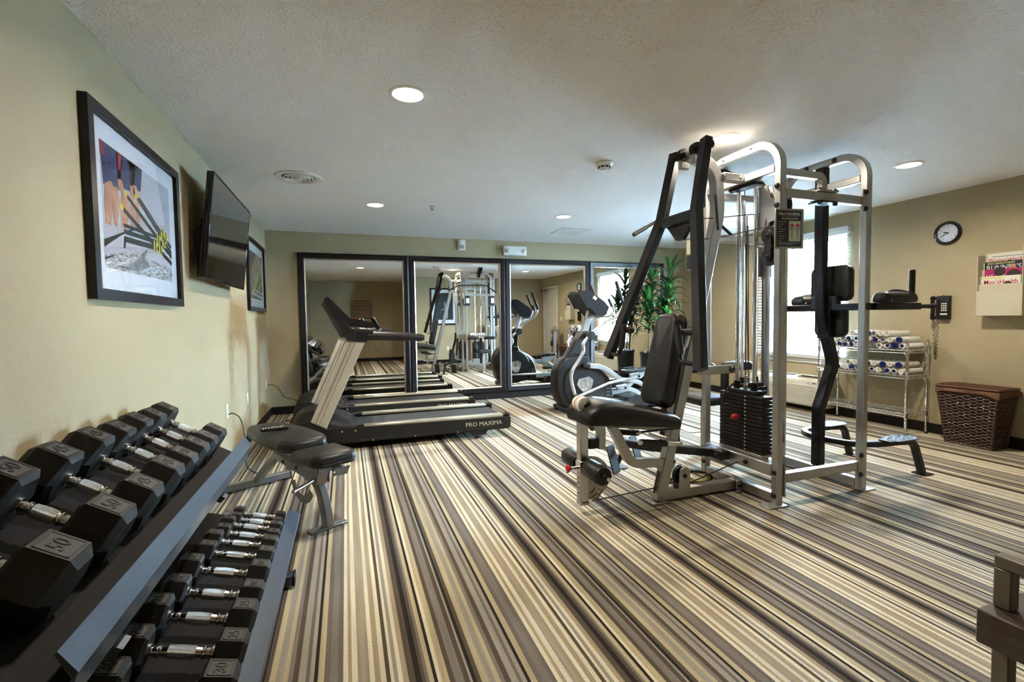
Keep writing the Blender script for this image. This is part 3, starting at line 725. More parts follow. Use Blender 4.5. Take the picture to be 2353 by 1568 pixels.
# curved brace from the tower to the clamp
arc = fillet([(XT+.02,YS+.01,2.138),(2.985,YS+.01,2.138),(2.985,YS+.01,2.045)], .115, 10)
P('curved_brace', MB().rtube(arc,(0,1,0),.045,.045,.004))
P('clamp_plate', MB().box(2.90,3.07,YS-.045,YS+.05,2.0305,2.042,c=.003)); P('clamp_plate', MB().box(2.91,3.06,YS-.045,YS+.05,1.960,1.9715,c=.003), M_blackpaint)
for x_ in (2.915,3.055):
    b_ = MB(); bolt(b_,(x_,YS-.03,1.960),(0,0,-1),.014,.016); P('bolt', b_, M_bolt); b_ = MB(); bolt(b_,(x_,YS-.03,2.042),(0,0,1),.012,.012); P('bolt', b_, M_bolt)
bl_ = [((XT-.025,YS+.005,2.05),(-1,0,0)),((XT-.025,YS+.005,1.93),(-1,0,0)),((XT-.025,YS,.215),(-1,0,0)),((XT-.025,YS,.062),(-1,0,0)),
       ((XT-.027,2.69,.222),(-1,0,0)),((XT-.027,2.52,.222),(-1,0,0)),((XT-.025,YN-.005,.115),(-1,0,0)),((XV-.05,YS-.032,2.055),(0,-1,0)),((XV-.05,YS-.032,1.945),(0,-1,0)),
       ((XV-.05,YS-.036,.255),(0,-1,0)),((XV-.05,YS-.036,.12),(0,-1,0)),((XT-.025,2.50,2.345),(-1,0,0)),((XT-.025,2.74,2.345),(-1,0,0)),((XV-.025,2.50,2.345),(-1,0,0)),((XV-.025,2.72,2.345),(-1,0,0))]
for p_, d_ in bl_:
    r_ = .006 if (p_[2] > 2.3 and p_[0] < 3) else .016
    b_ = MB(); bolt(b_, p_, d_, r_); P('bolt', b_, M_bolt)

# near weight stack (plates run along y)
def stack(cx, cy, along_y, n, zb, hw, hd, pt, gap):
    z = zb
    for k in range(n):
        mb = MB()
        if along_y: mb.box(cx-hd,cx+hd,cy-hw,cy+hw,z,z+pt-gap,c=.0035)
        else: mb.box(cx-hw,cx+hw,cy-hd,cy+hd,z,z+pt-gap,c=.0035)
        pl = P('weight_plate', mb, M_iron)
        lb = MB(); hb = MB()
        if along_y:
            lb.box(cx-hd-.0012,cx-hd-.0002,cy-.055,cy-.043,z+pt*.25,z+pt*.62); hb.cyl((cx-hd-.001,cy,z+pt*.45),(cx-hd+.004,cy,z+pt*.45),.0055,n=8)
        else:
            lb.box(cx-.055,cx-.043,cy+hd+.0002,cy+hd+.0012,z+pt*.25,z+pt*.62); hb.cyl((cx,cy+hd+.001,z+pt*.45),(cx,cy+hd-.004,z+pt*.45),.0055,n=8)
        lb.build('weight_label', M_paper, pl, world=True); hb.build('pin_hole', M_dark, pl, world=True)
        z += pt
    return z
SX = 2.672
zt_ = stack(SX, 2.61, True, 15, .285, .190, .052, .0265, .0030)
P('stack_base_plate', MB().box(SX-.055,SX+.055,2.42,2.80,.266,.284,c=.003), M_silver); P('stack_cushion', MB().cyl((SX,2.53,.2625),(SX,2.53,.2655),.025).cyl((SX,2.69,.2625),(SX,2.69,.2655),.025), M_blackpl)
P('top_weight_plate', MB().box(SX-.045,SX+.045,2.48,2.74,zt_,zt_+.028,c=.004), M_iron)
for y_ in (2.535, 2.685):
    P('guide_rod', MB().cyl((SX,y_,.29),(SX,y_,2.145),.0135,n=16), M_chrome); P('rod_bushing', MB().cyl((SX,y_,zt_+.028),(SX,y_,zt_+.082),.022,n=16), M_blackpl)
P('selector_stem', MB().lathe([(.014,0),(.014,.035),(.009,.038),(.009,.075),(.013,.080),(.013,.095),(.006,.10),(.006,.13),(.0001,.13)],(SX,2.61,zt_+.028)), M_chrome)
P('stack_cable', MB().cyl((SX,2.61,zt_+.14),(SX,2.61,1.93),.0035,n=8), M_cable); P('stack_cable', MB().cyl((SX,2.60,1.86),(SX,2.585,zt_+.15),.003,n=8), M_cable)
pin = P('selector_pin', MB().lathe([(.006,0),(.006,.028),(.019,.030),(.021,.036),(.012,.042),(.012,.052),(.019,.060),(.015,.068),(.0001,.07)],(SX-.052,2.61,.52),(-1,0,0),14), M_red)
P('pin_lanyard', MB().tube(spline([(SX-.03,2.69,zt_+.06),(SX-.09,2.715,zt_-.01),(SX-.105,2.70,zt_-.08),(SX-.10,2.655,.60),(SX-.105,2.62,.53)],8),.0065,8), M_cable)
P('top_bracket', MB().box(SX-.05,SX+.03,2.50,2.72,2.118,2.140,c=.003), M_blackpaint)
# pulleys
def pulley(name, c, ax, r, w_=.022, par=gym):
    return P(name, MB().lathe([(r*.25,-w_/2),(r,-w_/2),(r*.93,-w_*.15),(r*.93,w_*.15),(r,w_/2),(r*.25,w_/2)], c, ax, 28, ring=True), M_blackpl, par)
P('pulley_housing', MB().prism([(-.075,-.16),(-.035,-.175),(.0,-.16),(.015,-.12),(.10,-.105),(.145,-.06),(.145,.0),(.10,.035),(.02,.04),(-.005,.13),(-.075,.13)],(2.742,2.46,1.975),(0,-1,0),(0,0,1),.012,.003), M_silver)
P('pulley_housing', MB().prism([(-.075,-.16),(-.035,-.175),(.0,-.16),(.015,-.12),(.10,-.105),(.145,-.06),(.145,.0),(.10,.035),(.02,.04),(-.005,.13),(-.075,.13)],(2.700,2.46,1.975),(0,-1,0),(0,0,1),.012,.003), M_silver)
pulley('pulley_wheel',(2.721,2.50,1.885),(1,0,0),.062); pulley('pulley_wheel',(2.721,2.36,1.945),(1,0,0),.055)
b_ = MB(); bolt(b_,(2.694,2.375,1.945),(-1,0,0),.015); P('bolt', b_, M_bolt)
P('pulley_bracket', MB().prism(rrect(.055,.20,.026),(2.645,2.41,1.693),(0,-1,0),(0,0,1),.006,.001), M_blackpaint); P('pulley_bracket', MB().prism(rrect(.055,.20,.026),(2.687,2.41,1.693),(0,-1,0),(0,0,1),.006,.001), M_blackpaint)
for z_ in (1.763,1.622):
    pulley('pulley_wheel',(2.666,2.41,z_),(1,0,0),.062); b_ = MB(); bolt(b_,(2.642,2.41,z_),(-1,0,0),.011,.008); P('bolt', b_, M_bolt)
P('lift_cable', MB().cyl((2.666,2.345,1.60),(2.68,2.30,.40),.0032,n=8), M_cable); P('lift_cable', MB().cyl((2.666,2.47,1.76),(2.70,2.47,1.90),.0032,n=8), M_cable); P('lift_cable', MB().cyl((2.666,2.47,1.60),(2.69,2.475,zt_),.0032,n=8), M_cable)

# ---------------- press station: slanted column, seat, back pad, press arms, leg lever
col = fillet([(1.935,YM,.012),(2.415,YM,1.93),(2.395,YM,2.235),(2.175,YM,2.30)], [0,.55,.16,0], 12)
P('press_column', MB().rtube(col,(0,1,0),.066,.072,.005))
P('foot_plate', MB().box(1.86,2.0,2.56,2.66,.0005,.010,c=.002))
P('press_tie_beam', MB().box(2.42,XT-.0255,2.555,2.615,2.143,2.195,c=.004)); P('press_floor_beam', MB().box(1.96,XT-.0255,2.578,2.642,.012,.075,c=.004))
P('beam_collar', MB().box(XT-.075,XT-.026,2.545,2.56,.02,.085,c=.003)); b_ = MB(); bolt(b_,(XT-.05,2.545,.052),(0,-1,0),.016); P('bolt', b_, M_bolt)
b_ = MB(); bolt(b_,(XT-.05,2.555,2.17),(0,-1,0),.014); P('bolt', b_, M_steel)
# slots for the cable in the column
P('cable_slot', MB().prism(rrect(.018,.24,.009),(2.376,YM-.0335,1.93),(1,0,.10),(-.10,0,1),.004), M_dark)
P('cable_slot', MB().prism(rrect(.016,.15,.008),(1.918,YM,.135),(0,1,0),(.25,0,1),.004), M_dark)
P('press_cable', MB().tube([(2.70,2.53,1.93),(2.40,2.60,1.90),(2.13,2.62,1.875)],.0032,6), M_cable); P('press_cable', MB().tube([(2.70,2.50,1.83),(2.38,2.60,1.76),(2.10,2.62,1.74)],.0032,6), M_cable)
# seat frame
P('seat_beam', MB().rtube([(2.03,YM,.495),(1.44,YM,.585)],(0,1,0),.05,.055,.004)); P('seat_brace', MB().rtube(fillet([(1.58,YM,.545),(1.72,YM,.285),(1.985,YM,.265)],.10,8),(0,1,0),.05,.058,.004))
P('seat_hinge_plate', MB().prism([(-.03,-.10),(.02,-.10),(.035,.10),(-.03,.10)],(2.005,YM,.60),(1,0,0),(0,0,1),.06,.003))
# seat cushion: wedge with rising front
def seat_pad():
    L = [(1.335,.655,.175),(1.36,.690,.200),(1.42,.722,.215),(1.50,.728,.222),(1.60,.712,.225),(1.72,.684,.225),(1.85,.648,.222),(1.95,.622,.215),(1.99,.600,.20)]
    rings = []
    for x_, z_, w_ in L:
        zb = .525 + (1.985-x_)*.10
        q = []
        for k in range(16):
            a = 2*PI*k/16; c_, s_ = math.cos(a), math.sin(a)
            yy = math.copysign(abs(c_)**.35, c_)*w_*.80; hh = (z_-zb)/2
            q.append(V((x_, YM+yy, (z_+zb)/2+math.copysign(abs(s_)**.55, s_)*hh - .010*abs(c_))))
        rings.append(q)
    return MB().ring_loft(rings)
P('seat_cushion', seat_pad(), M_vinyl, ang=60)
P('seat_trim', MB().box(1.66,1.97,YM-.176,YM-.168,.525,.538,c=.002), M_blackpl)
P('seat_adjust_knob', MB().cyl((1.66,YM-.17,.53),(1.66,YM-.19,.53),.012), M_chrome)
# lower handle beneath seat
P('side_handle', MB().cyl((1.70,YM-.15,.460),(1.88,YM-.15,.435),.021), M_foam); P('side_handle_bar', MB().cyl((1.88,YM-.15,.435),(2.0,YM-.15,.42),.014), M_chrome); P('handle_end_cap', MB().cyl((1.6995,YM-.15,.461),(1.685,YM-.15,.462),.018), M_chrome)
P('side_handle', MB().cyl((1.70,YM+.15,.460),(1.88,YM+.15,.435),.021), M_foam); P('handle_crossbar', MB().cyl((1.985,YM-.16,.423),(1.985,YM+.16,.423),.014), M_silver)
# back pad (leans with the column)
cdir = V((2.145-2.02,0,1.22-.66)).normalized(); nrm = V((-cdir.z,0,cdir.x))
Mb = basis((2.010,YM,.945), (0,1,0), cdir, V((0,1,0)).cross(cdir))
ol = [(-.10,-.31),(.10,-.31),(.135,-.27),(.135,-.10),(.11,.26),(.085,.305),(-.085,.305),(-.11,.26),(-.135,-.10),(-.135,-.27)]
bpz = V((0,1,0)).cross(cdir)
sgn_ = 1 if bpz.x < 0 else -1
ol2 = [(p.x,p.y) for p in fillet([V((a,b,0)) for a,b in ol+ol[:1]], .03, 3)][:-1]
pb = MB()
if sgn_ > 0: pad(pb, ol2, 0, .085, .04, Mb, crown=.012)
else: pad(pb, [(-a,b) for a,b in ol2], 0, .085, .04, basis((2.010,YM,.945), (0,-1,0), cdir, V((0,-1,0)).cross(cdir)), crown=.012)
P('back_cushion', pb, M_vinyl, ang=60)
P('back_board', MB().prism([(a*.97,b*.97) for a,b in ol2],(2.018,YM,.943),(0,1,0),cdir,.014,.002), M_blackpl)
P('back_post', MB().rtube([(2.055,YM,.60),(2.165,YM,1.02)],(0,1,0),.04,.04,.004))
# press arms
sh = P('pivot_shaft', MB().cyl((2.178,YM-.145,2.315),(2.178,YM+.145,2.315),.017), M_chrome)
for s in (-1,1):
    P('pivot_bearing', MB().lathe([(.018,-.022),(.042,-.020),(.045,0),(.042,.020),(.018,.022)],(2.178,YM+s*.065,2.315),(0,1,0),20,ring=True), M_blackpl)
    P('bearing_block', MB().box(2.15,2.22,YM+s*.065-.018,YM+s*.065+.018,2.225,2.285,c=.005), M_silver)
    arm = [(2.185,YM+s*.150,2.355),(2.09,YM+s*.172,1.90),(1.85,YM+s*.490,.935)]
    # stiff rectangular arm built in two straight lengths
    a0, a1, a2 = map(V, arm)
    N1 = (a1-a0).cross(a2-a1).normalized()
    mb = MB(); mb.rtube([a0,a1,a2], N1, .055, .072, .005); P('press_arm', mb, M_blackst)
    b_ = MB(); bolt(b_, a0+V((0,s*.03,-.04)), (0,s,0), .03, .012); P('bolt', b_, M_blackpaint)
    e = a2; dn = (a1-a2).normalized()
    hb = e + dn*.03; ht = e + dn*.235
    inn = V((-.02,-s*.17,0))
    P('grip_bar', MB().tube(fillet([hb, hb+V((-.01,-s*.155,0)), hb+V((0,-s*.20,.22))],.03,6),.014,12), M_blackpaint)
    P('vertical_grip', MB().cyl(hb+V((0,-s*.165,.05)), hb+V((.0,-s*.198,.215)),.0205), M_foam)
    P('horizontal_grip', MB().cyl(ht+V((0,-s*.01,-.01)), ht+V((-.01,-s*.175,-.015)),.0195), M_foam)
P('arm_bridge', MB().box(2.06,2.11,YM-.145,YM+.145,1.84,1.905,c=.005), M_blackst)
P('arm_gusset', MB().prism([(-.12,.0),(.12,.0),(.03,-.10),(-.03,-.10)],(2.11,YM,1.84),(0,1,0),(0,0,1),.03,.003), M_blackpaint)
P('stop_bracket', MB().box(2.13,2.20,YM-.13,YM-.10,1.93,2.04,c=.005), M_blackpaint)
# rest arm bracket at the foot of the near arm
P('range_bracket', MB().box(1.90,2.16,YM-.43,YM-.405,.895,.945,c=.004), M_silver); b_ = MB(); bolt(b_,(2.13,YM-.432,.92),(0,-1,0),.017); P('bolt', b_, M_bolt)
# leg extension lever
LX = 1.372
P('leg_lever', MB().box(LX-.028,LX+.028,YM-.028,YM+.028,.085,.665,c=.004), M_steel)
P('lever_cap', MB().box(LX-.03,LX+.03,YM-.03,YM+.03,.066,.084,c=.003), M_silver)
for k in range(5): P('adjust_hole', MB().cyl((LX-.0285,YM,.14+.033*k),(LX-.0255,YM,.14+.033*k),.007,n=10), M_dark)
P('tape_wrap', MB().lathe([(.030,-.05),(.046,-.045),(.048,.0),(.046,.04),(.03,.048)],(LX-.005,YM,.70),(0,1,0),16), M_paper); P('tape_stripe', MB().lathe([(.046,-.006),(.0492,-.005),(.0492,.004),(.046,.005)],(LX-.005,YM,.70),(0,1,0),16,ring=True), mat('orange_tape',(.62,.20,.08),.6)); P('tape_tail', MB().box(LX-.035,LX+.035,YM-.035,YM+.035,.655,.69,c=.008), M_paper)
for s in (-1,1):
    P('pivot_link', MB().prism(rrect(.062,.24,.03),(LX+.055,YM+s*.052,.615),(.85,0,.52),(-.52,0,.85),.010,.002), M_silver)
    b_ = MB(); bolt(b_,(LX+.002,YM+s*.058,.70),(0,s,0),.016,.008); P('bolt', b_, M_bolt)
P('stop_arm', MB().box(1.475,1.525,YM-.025,YM+.025,.405,.57,c=.004), M_silver); P('stop_bumper', MB().box(1.405,1.474,YM-.03,YM+.03,.415,.475,c=.006), M_rubber)
P('roller_shaft', MB().cyl((LX+.015,YM-.29,.31),(LX+.015,YM+.32,.31),.0125), M_chrome); P('lever_collar', MB().box(LX-.033,LX+.033,YM-.034,YM+.034,.27,.345,c=.004), M_steel)
for s in (-1,1):
    P('foam_roller', MB().lathe([(.014,.0),(.052,.002),(.058,.012),(.058,.165),(.052,.178),(.020,.18)],(LX+.015,YM+s*.055,.31),(0,s,0),28), M_vinyl)
    P('roller_cap', MB().lathe([(.018,.0),(.018,.008),(.012,.012),(.0001,.012)],(LX+.015,YM+s*.236,.31),(0,s,0),12), M_blackpl)
P('lever_pin', MB().cyl((LX-.034,YM-.01,.305),(LX-.085,YM-.01,.305),.011), M_chrome); P('lever_pin_knob', MB().lathe([(.010,0),(.012,.012),(.024,.018),(.024,.026),(.010,.034),(.0001,.035)],(LX-.085,YM-.01,.305),(-1,0,0),14), M_red)
cam_p = [(0,-.125)] + [(.16*math.cos(a)*1.0,.015+.14*math.sin(a)) for a in [(-PI/2+.1+(PI-.2)*k/16) for k in range(17)]] + [(0,.15)]
P('cam_disc', MB().prism(cam_p,(LX+.03,YM+.0,.215),(1,0,0),(0,0,1),.026,.004), M_silver)
for r_ in (.055,.085,.11): P('cam_slot', MB().tube([(LX+.03+r_*math.cos(a),YM-.0145,.185+r_*math.sin(a)) for a in [(-1.35+.16*k) for k in range(7)]],.0045,6), M_chrome)
P('leg_cable', MB().tube([(LX+.06,YM-.01,.080),(1.92,YM-.005,.100),(2.08,YM,.120)],.004,6), M_cable)
P('leg_cable', MB().tube(spline([(2.08,YM-.02,.105),(2.2,YM-.02,.112),(2.45,YM-.02,.17),(2.585,YM-.02,.20)],6),.004,6), M_cable)
gp = [(-.045,-.075),(.045,-.075),(.045,.02)]+[(.045*math.cos(a),.03+.045*math.sin(a)) for a in [PI*k/10 for k in range(11)]]+[(-.045,.02)]
for s in (-1,1): P('guide_pulley_plate', MB().prism(gp,(2.115,YM+s*.030-.01,.150),(1,0,0),(0,0,1),.007,.001), M_silver)
pulley('pulley_wheel',(2.105,YM-.01,.165),(0,1,0),.060); b_ = MB(); bolt(b_,(2.115,YM-.0445,.165),(0,-1,0),.013); P('bolt', b_, M_bolt)

# ---------------- knee raise station on the outer side
up_ = fillet([(XV,YM,.08),(XV,YM,.52),(XV+.145,YM,.86),(XV+.02,YM,1.20),(XV,YM,1.55),(XV,YM,2.318)],[0,.12,.14,.25,.3,0],8)
P('raise_upright', MB().rtube(up_,(0,1,0),.075,.060,.006), M_blackpaint)
for z_ in (.335,.235): b_ = MB(); bolt(b_,(XV-.030,YM-.01,z_),(-1,0,0),.016); P('bolt', b_, M_bolt)
# U shaped step bar
U = fillet([(4.13,2.335,.012),(4.04,2.345,.262),(3.86,2.345,.275)],[0,.09,0],6)
cur = spline([(3.86,2.345,.275),(3.66,2.365,.275),(3.51,2.45,.275),(3.455,YM,.275),(3.47,2.75,.275),(3.55,2.85,.275),(3.70,2.875,.275),(3.86,2.875,.275)],6)
U3 = fillet([(3.86,2.875,.275),(4.04,2.875,.262),(4.13,2.885,.012)],[0,.09,0],6)
path = U[:-1]+cur+U3[1:]
rings = []
for i, p in enumerate(path):
    d_ = (path[min(i+1,len(path)-1)]-path[max(i-1,0)]).normalized()
    hz = V((0,0,1)) if abs(d_.z) < .5 else None
    sd = V((-d_.y, d_.x, 0)); 
    if sd.length < .2: sd = V((0,1,0)) if i < len(path)/2 else V((0,1,0))
    sd.normalize(); 
    if i < len(U): sd = V((0,1,0)) if sd.dot(V((0,1,0))) >= 0 or sd.length == 0 else V((0,-1,0))
    nn = d_.cross(sd).normalized()
    rings.append((p, sd, nn))
def urings():
    out_ = []; prev = None
    for i, (p, sd, nn) in enumerate(rings):
        d_ = (path[min(i+1,len(path)-1)]-path[max(i-1,0)]).normalized()
        if prev is None: s_ = V((0,1,0)); s_ = (s_-d_*s_.dot(d_)).normalized()
        else: s_ = (prev-d_*prev.dot(d_)).normalized()
        prev = s_; n_ = d_.cross(s_)
        a, b, c = .024, .020, .005
        out_.append([p+s_*u+n_*w_ for u, w_ in ((a-c,-b),(a,-b+c),(a,b-c),(a-c,b),(-a+c,b),(-a,b-c),(-a,-b+c),(-a+c,-b))])
    return out_
P('step_bar', MB().ring_loft(urings()), M_blackpaint)
M_tread = mat('tread_plate',(.10,.11,.12),.5,metal=.3,bump=.8,bscale=90)
for y_ in (2.345, 2.875):
    tp = MB(); ol_ = [(3.70,y_-.05),(3.78,y_-.075),(3.98,y_-.07),(4.03,y_-.03),(4.03,y_+.04),(3.96,y_+.075),(3.80,y_+.07),(3.70,y_+.03)]
    tp.prism(ol_,(0,0,.301),(1,0,0),(0,1,0),.007,.001); st_ = P('step_plate', tp, M_tread)
    for i in range(7):
        for j in range(3):
            xx = 3.745+.044*i; yy = y_-.042+.042*j+(.01 if i % 2 else -.006)
            rg = MB().box(-.013,.013,-.003,.003,0,.0022); rg.xf(Matrix.Translation((xx,yy,.3047)) @ Matrix.Rotation(.8 if (i+j) % 2 else -.8,4,'Z')); rg.build('tread_ridge', M_tread, st_, world=True)
    P('step_foot', MB().box(4.10,4.20,y_-.055,y_+.045,.0005,.009,c=.002), M_blackpaint)
# arm rests and back pads
AZ = 1.31
P('armrest_crossbar', MB().box(XV+.032,XV+.085,YM-.33,YM+.33,AZ-.05,AZ+.0,c=.005), M_blackpaint)
for s in (-1,1):
    y_ = YM+s*.325
    P('armrest_beam', MB().box(XV+.085,XV+.56,y_-.024,y_+.024,AZ-.05,AZ,c=.004), M_blackpaint); P('armrest_stub', MB().box(XV-.02,XV+.032,y_-.024,y_+.024,AZ-.05,AZ,c=.004), M_blackpaint)
    pm = MB(); pad(pm, rrect(.34,.125,.04), 0, .075, .045, Matrix.Translation((XV+.31,y_,AZ+.002)), crown=.02); P('armrest_pad', pm, M_vinyl, ang=60)
    P('pad_badge', MB().box(XV+.17,XV+.185,y_-.064,y_-.0625,AZ+.014,AZ+.022,c=.001), M_paper)
    P('dip_handle', MB().tube(fillet([(XV+.55,y_,AZ-.025),(XV+.72,y_-s*.0,AZ-.025)],.02),.016,12).cyl((XV+.70,y_,AZ-.025),(XV+.735,y_,AZ-.025),.019), M_foam)
    P('upright_grip', MB().cyl((XV+.49,y_,AZ+.06),(XV+.49,y_,AZ+.235),.0185), M_foam); P('grip_cap', MB().cyl((XV+.49,y_,AZ+.235),(XV+.49,y_,AZ+.24),.0185), M_steel)
for z0, z1, w_, nm in ((1.33,1.60,.155,'upper_back_pad'),(1.06,1.30,.12,'lower_back_pad')):
    pm = MB(); olb = rrect(2*w_,z1-z0,.05)
    pad(pm, olb, 0, .075, .035, basis((XV+.09,YM,(z0+z1)/2),(0,1,0),(0,0,1),(1,0,0)), crown=.012); P(nm, pm, M_vinyl, ang=60)
P('pad_carrier', MB().box(XV+.03,XV+.088,YM-.10,YM+.10,1.28,1.37,c=.004).box(XV+.03,XV+.088,YM-.05,YM+.05,1.05,1.28,c=.004), M_blackpaint)

# ---------------- pulldown and low-row station behind the tower
P('pulley_head', MB().prism([(-.08,-.10),(.02,-.12),(.10,-.02),(.22,.03),(.22,.10),(.12,.10),(-.02,.02)],(2.995,3.05,2.345),(0,1,0),(0,0,1),.07,.004), M_blackpaint)
pulley('pulley_wheel',(2.995,3.25,2.38),(1,0,0),.05)
P('pulldown_cable', MB().cyl((2.995,3.30,2.36),(2.995,3.30,2.08),.0032,n=8), M_cable)
P('snap_link', MB().tube([(2.995,3.30+.014*math.cos(a),2.06+.03*math.sin(a)) for a in [2*PI*k/12 for k in range(12)]],.004,6,closed=True), M_chrome)
lat = P('pulldown_bar', MB().tube(fillet([(2.22,3.31,1.90),(2.44,3.31,2.02),(3.10,3.31,2.02),(3.34,3.31,1.86)],.06,6),.0125,12), M_blackpaint)
P('pulldown_grip', MB().cyl((2.215,3.31,1.897),(2.335,3.31,1.962),.0175), M_foam)
P('pulldown_grip', MB().cyl((3.345,3.31,1.857),(3.245,3.31,1.923),.0175), M_foam)
S2 = stack(3.0, 2.90, False, 11, .30, .14, .05, .034, .0035)
P('stack_base_plate', MB().box(2.85,3.15,2.85,2.95,.21,.298,c=.004), M_silver); P('top_weight_plate', MB().box(2.88,3.12,2.86,2.94,S2,S2+.03,c=.004), M_iron)
for x_ in (2.93,3.07): P('guide_rod', MB().cyl((x_,2.90,.30),(x_,2.90,2.12),.0125), M_chrome); P('rod_bushing', MB().cyl((x_,2.90,S2+.03),(x_,2.90,S2+.075),.021), M_blackpl)
P('stack_cable', MB().cyl((3.0,2.90,S2+.03),(3.0,2.96,2.30),.0032,n=8), M_cable); P('selector_stem', MB().lathe([(.013,0),(.013,.04),(.008,.045),(.008,.09),(.0001,.09)],(3.0,2.90,S2+.03)), M_chrome)
P('selector_pin', MB().lathe([(.006,0),(.006,.02),(.02,.022),(.02,.03),(.011,.045),(.018,.06),(.0001,.062)],(3.0,2.951,.48),(0,1,0),12), M_red)
# knee pad post and seat
P('row_boom', MB().rtube(fillet([(2.56,2.72,.235),(2.40,2.86,.235),(2.20,3.08,.225),(2.10,3.30,.215)],.1,5),(0,0,1),.06,.055,.005), M_blackst)
P('boom_plate', MB().box(2.50,2.586,2.655,2.86,.200,.262,c=.004), M_blackst)
for y_ in (2.70,2.80): b_ = MB(); bolt(b_,(2.50,y_,.232),(-1,0,0),.015); P('bolt', b_, M_bolt)
P('boom_leg', MB().rtube([(2.12,3.27,.215),(2.06,3.33,.012)],(.7,.7,0),.035,.035,.004), M_blackpaint); P('boom_foot', MB().box(2.0,2.14,3.28,3.38,.0005,.008,c=.002), M_blackpaint)
for s in (-1,1):
    Mf = Matrix.Translation((2.13+s*.17,3.26+s*.10,.02)) @ Matrix.Rotation(.5,4,'Z')
    P('row_foot_plate', MB().box(-.055,.055,-.006,.006,.0,.22,c=.004, M=Mf @ Matrix.Rotation(-.3,4,'X')), M_blackst)
P('row_column', MB().prism([(-.075,.0),(.075,.0),(.065,.20),(.03,.30),(-.04,.30),(-.075,.18)],(2.33,3.0,.245),(.8,-.6,0),(0,0,1),.06,.004), M_blackst)
b_ = MB(); bolt(b_,(2.31,2.96,.40),(-.6,-.8,0),.018); P('bolt', b_, M_bolt)
P('row_link', MB().rtube([(2.35,2.99,.50),(2.42,3.02,.78)],(-.6,-.8,0),.03,.05,.004), M_blackpaint); P('row_link', MB().rtube([(2.42,3.06,.40),(2.46,3.08,.80)],(-.6,-.8,0),.025,.035,.004), M_blackpaint)
P('row_post', MB().box(2.40,2.44,3.00,3.04,.72,.93,c=.004), M_blackpaint)
P('row_knob', MB().lathe([(.008,0),(.010,.02),(.022,.028),(.020,.045),(.0001,.047)],(2.45,3.0,.745),(.6,-.8,0),12), M_red)
P('low_cable', MB().tube(spline([(2.46,3.06,.35),(2.50,2.98,.33),(2.585,2.95,.335)],5),.003,6), M_cable)
P('seat_post', MB().box(2.965,3.025,3.34,3.40,.012,.46,c=.004)); P('seat_floor_beam', MB().box(2.965,3.025,3.046,3.34,.012,.07,c=.004))
pm = MB(); pad(pm, rrect(.30,.36,.06), 0, .075, .035, Matrix.Translation((2.995,3.40,.462)), crown=.01); P('pulldown_seat', pm, M_vinyl, ang=60)
P('knee_post', MB().box(2.97,3.02,3.12,3.17,.20,.80,c=.004), M_blackpaint); P('knee_shaft', MB().cyl((2.66,3.20,.80),(3.33,3.20,.80),.013), M_chrome)
for s in (-1,1):
    pm = MB(); pad(pm, rrect(.26,.15,.05), -.075, 0, .03, Matrix.Translation((2.995+s*.20,3.22,.84))); P('knee_pad', pm, M_vinyl, ang=60)
# resistance strap accessory on the floor beam
# placards
M_plac = mat('placard_navy',(.012,.016,.028),.35); M_plf = mat('placard_frame',(.32,.30,.27),.4,metal=.5); M_cream = mat('placard_cream',(.62,.58,.45),.5); M_fig = mat('placard_figure',(.30,.28,.25),.6)
pc = V((2.652,YS-.032,1.775)); pxd = V((.985,-.17,0)).normalized(); pzd = V((.0,0,1))
Mp = basis(pc, pxd, pzd, pxd.cross(pzd))
pl = P('exercise_placard', MB().box(-.10,.10,-.125,.125,-.004,.004,c=.002, M=Mp), M_plf)
def on(mb_box, m, nm): 
    q = MB(); q.box(*mb_box, M=Mp); q.build(nm, m, pl, world=True)
on((-.09,.082,-.112,.112,.0041,.0052), M_plac, 'placard_print'); on((-.005,.075,-.078,.048,.0053,.0060), M_cream, 'muscle_chart')
text('PRO MAXIMA', .026, Mp @ Matrix.Translation((-.004,.090,.0058)), M_paper, pl, world=True, sx=.95)
text('Vertical Chest Press', .0135, Mp @ Matrix.Translation((.0,.062,.0058)), M_paper, pl, world=True)
on((-.06,.06,.074,.0755,.0053,.0058), mat('placard_orange',(.6,.25,.05),.5), 'placard_rule')
for k in range(9): on((-.082,-.030-.012*(k % 3),.040-.015*k,.044-.015*k,.0053,.0058), M_fig, 'text_line')
for k in range(2): on((-.082,.07-.05*k,-.090-.010*k,-.086-.010*k,.0053,.0058), M_fig, 'text_line')
for cx_ in (.015,.055):
    fg = MB(); z_ = .0062
    fg.lathe([(.006,0),(.0001,.0002)],Mp @ V((cx_,.036,z_)),Mp.to_3x3() @ V((0,0,1)),10)
    for poly in ([(-.013,.028),(.013,.028),(.009,-.012),(-.009,-.012)],[(-.009,-.012),(-.001,-.012),(-.002,-.066),(-.007,-.066)],[(.001,-.012),(.009,-.012),(.007,-.066),(.002,-.066)],[(-.013,.028),(-.018,-.012),(-.014,-.012),(-.010,.015)],[(.013,.028),(.018,-.012),(.014,-.012),(.010,.015)]):
        fg.add([Mp @ V((cx_+a,b,z_)) for a,b in poly],[(0,1,2,3)])
    fg.build('muscle_figure', M_fig, pl, world=True)
    rd = MB(); rd.add([Mp @ V((cx_+a,b,z_+.0003)) for a,b in [(-.013,.028),(.013,.028),(.010,.014),(-.010,.014)]],[(0,1,2,3)]); rd.build('muscle_highlight', M_magred, pl, world=True)
pl2 = P('exercise_placard', MB().box(2.606,2.634,2.985,3.16,1.60,1.86,c=.002), M_plf); MB().box(2.6045,2.6058,3.0,3.15,1.61,1.72).build('placard_print', M_plac, pl2, world=True); MB().box(2.6045,2.6058,3.0,3.15,1.73,1.85).build('muscle_chart', M_cream, pl2, world=True)
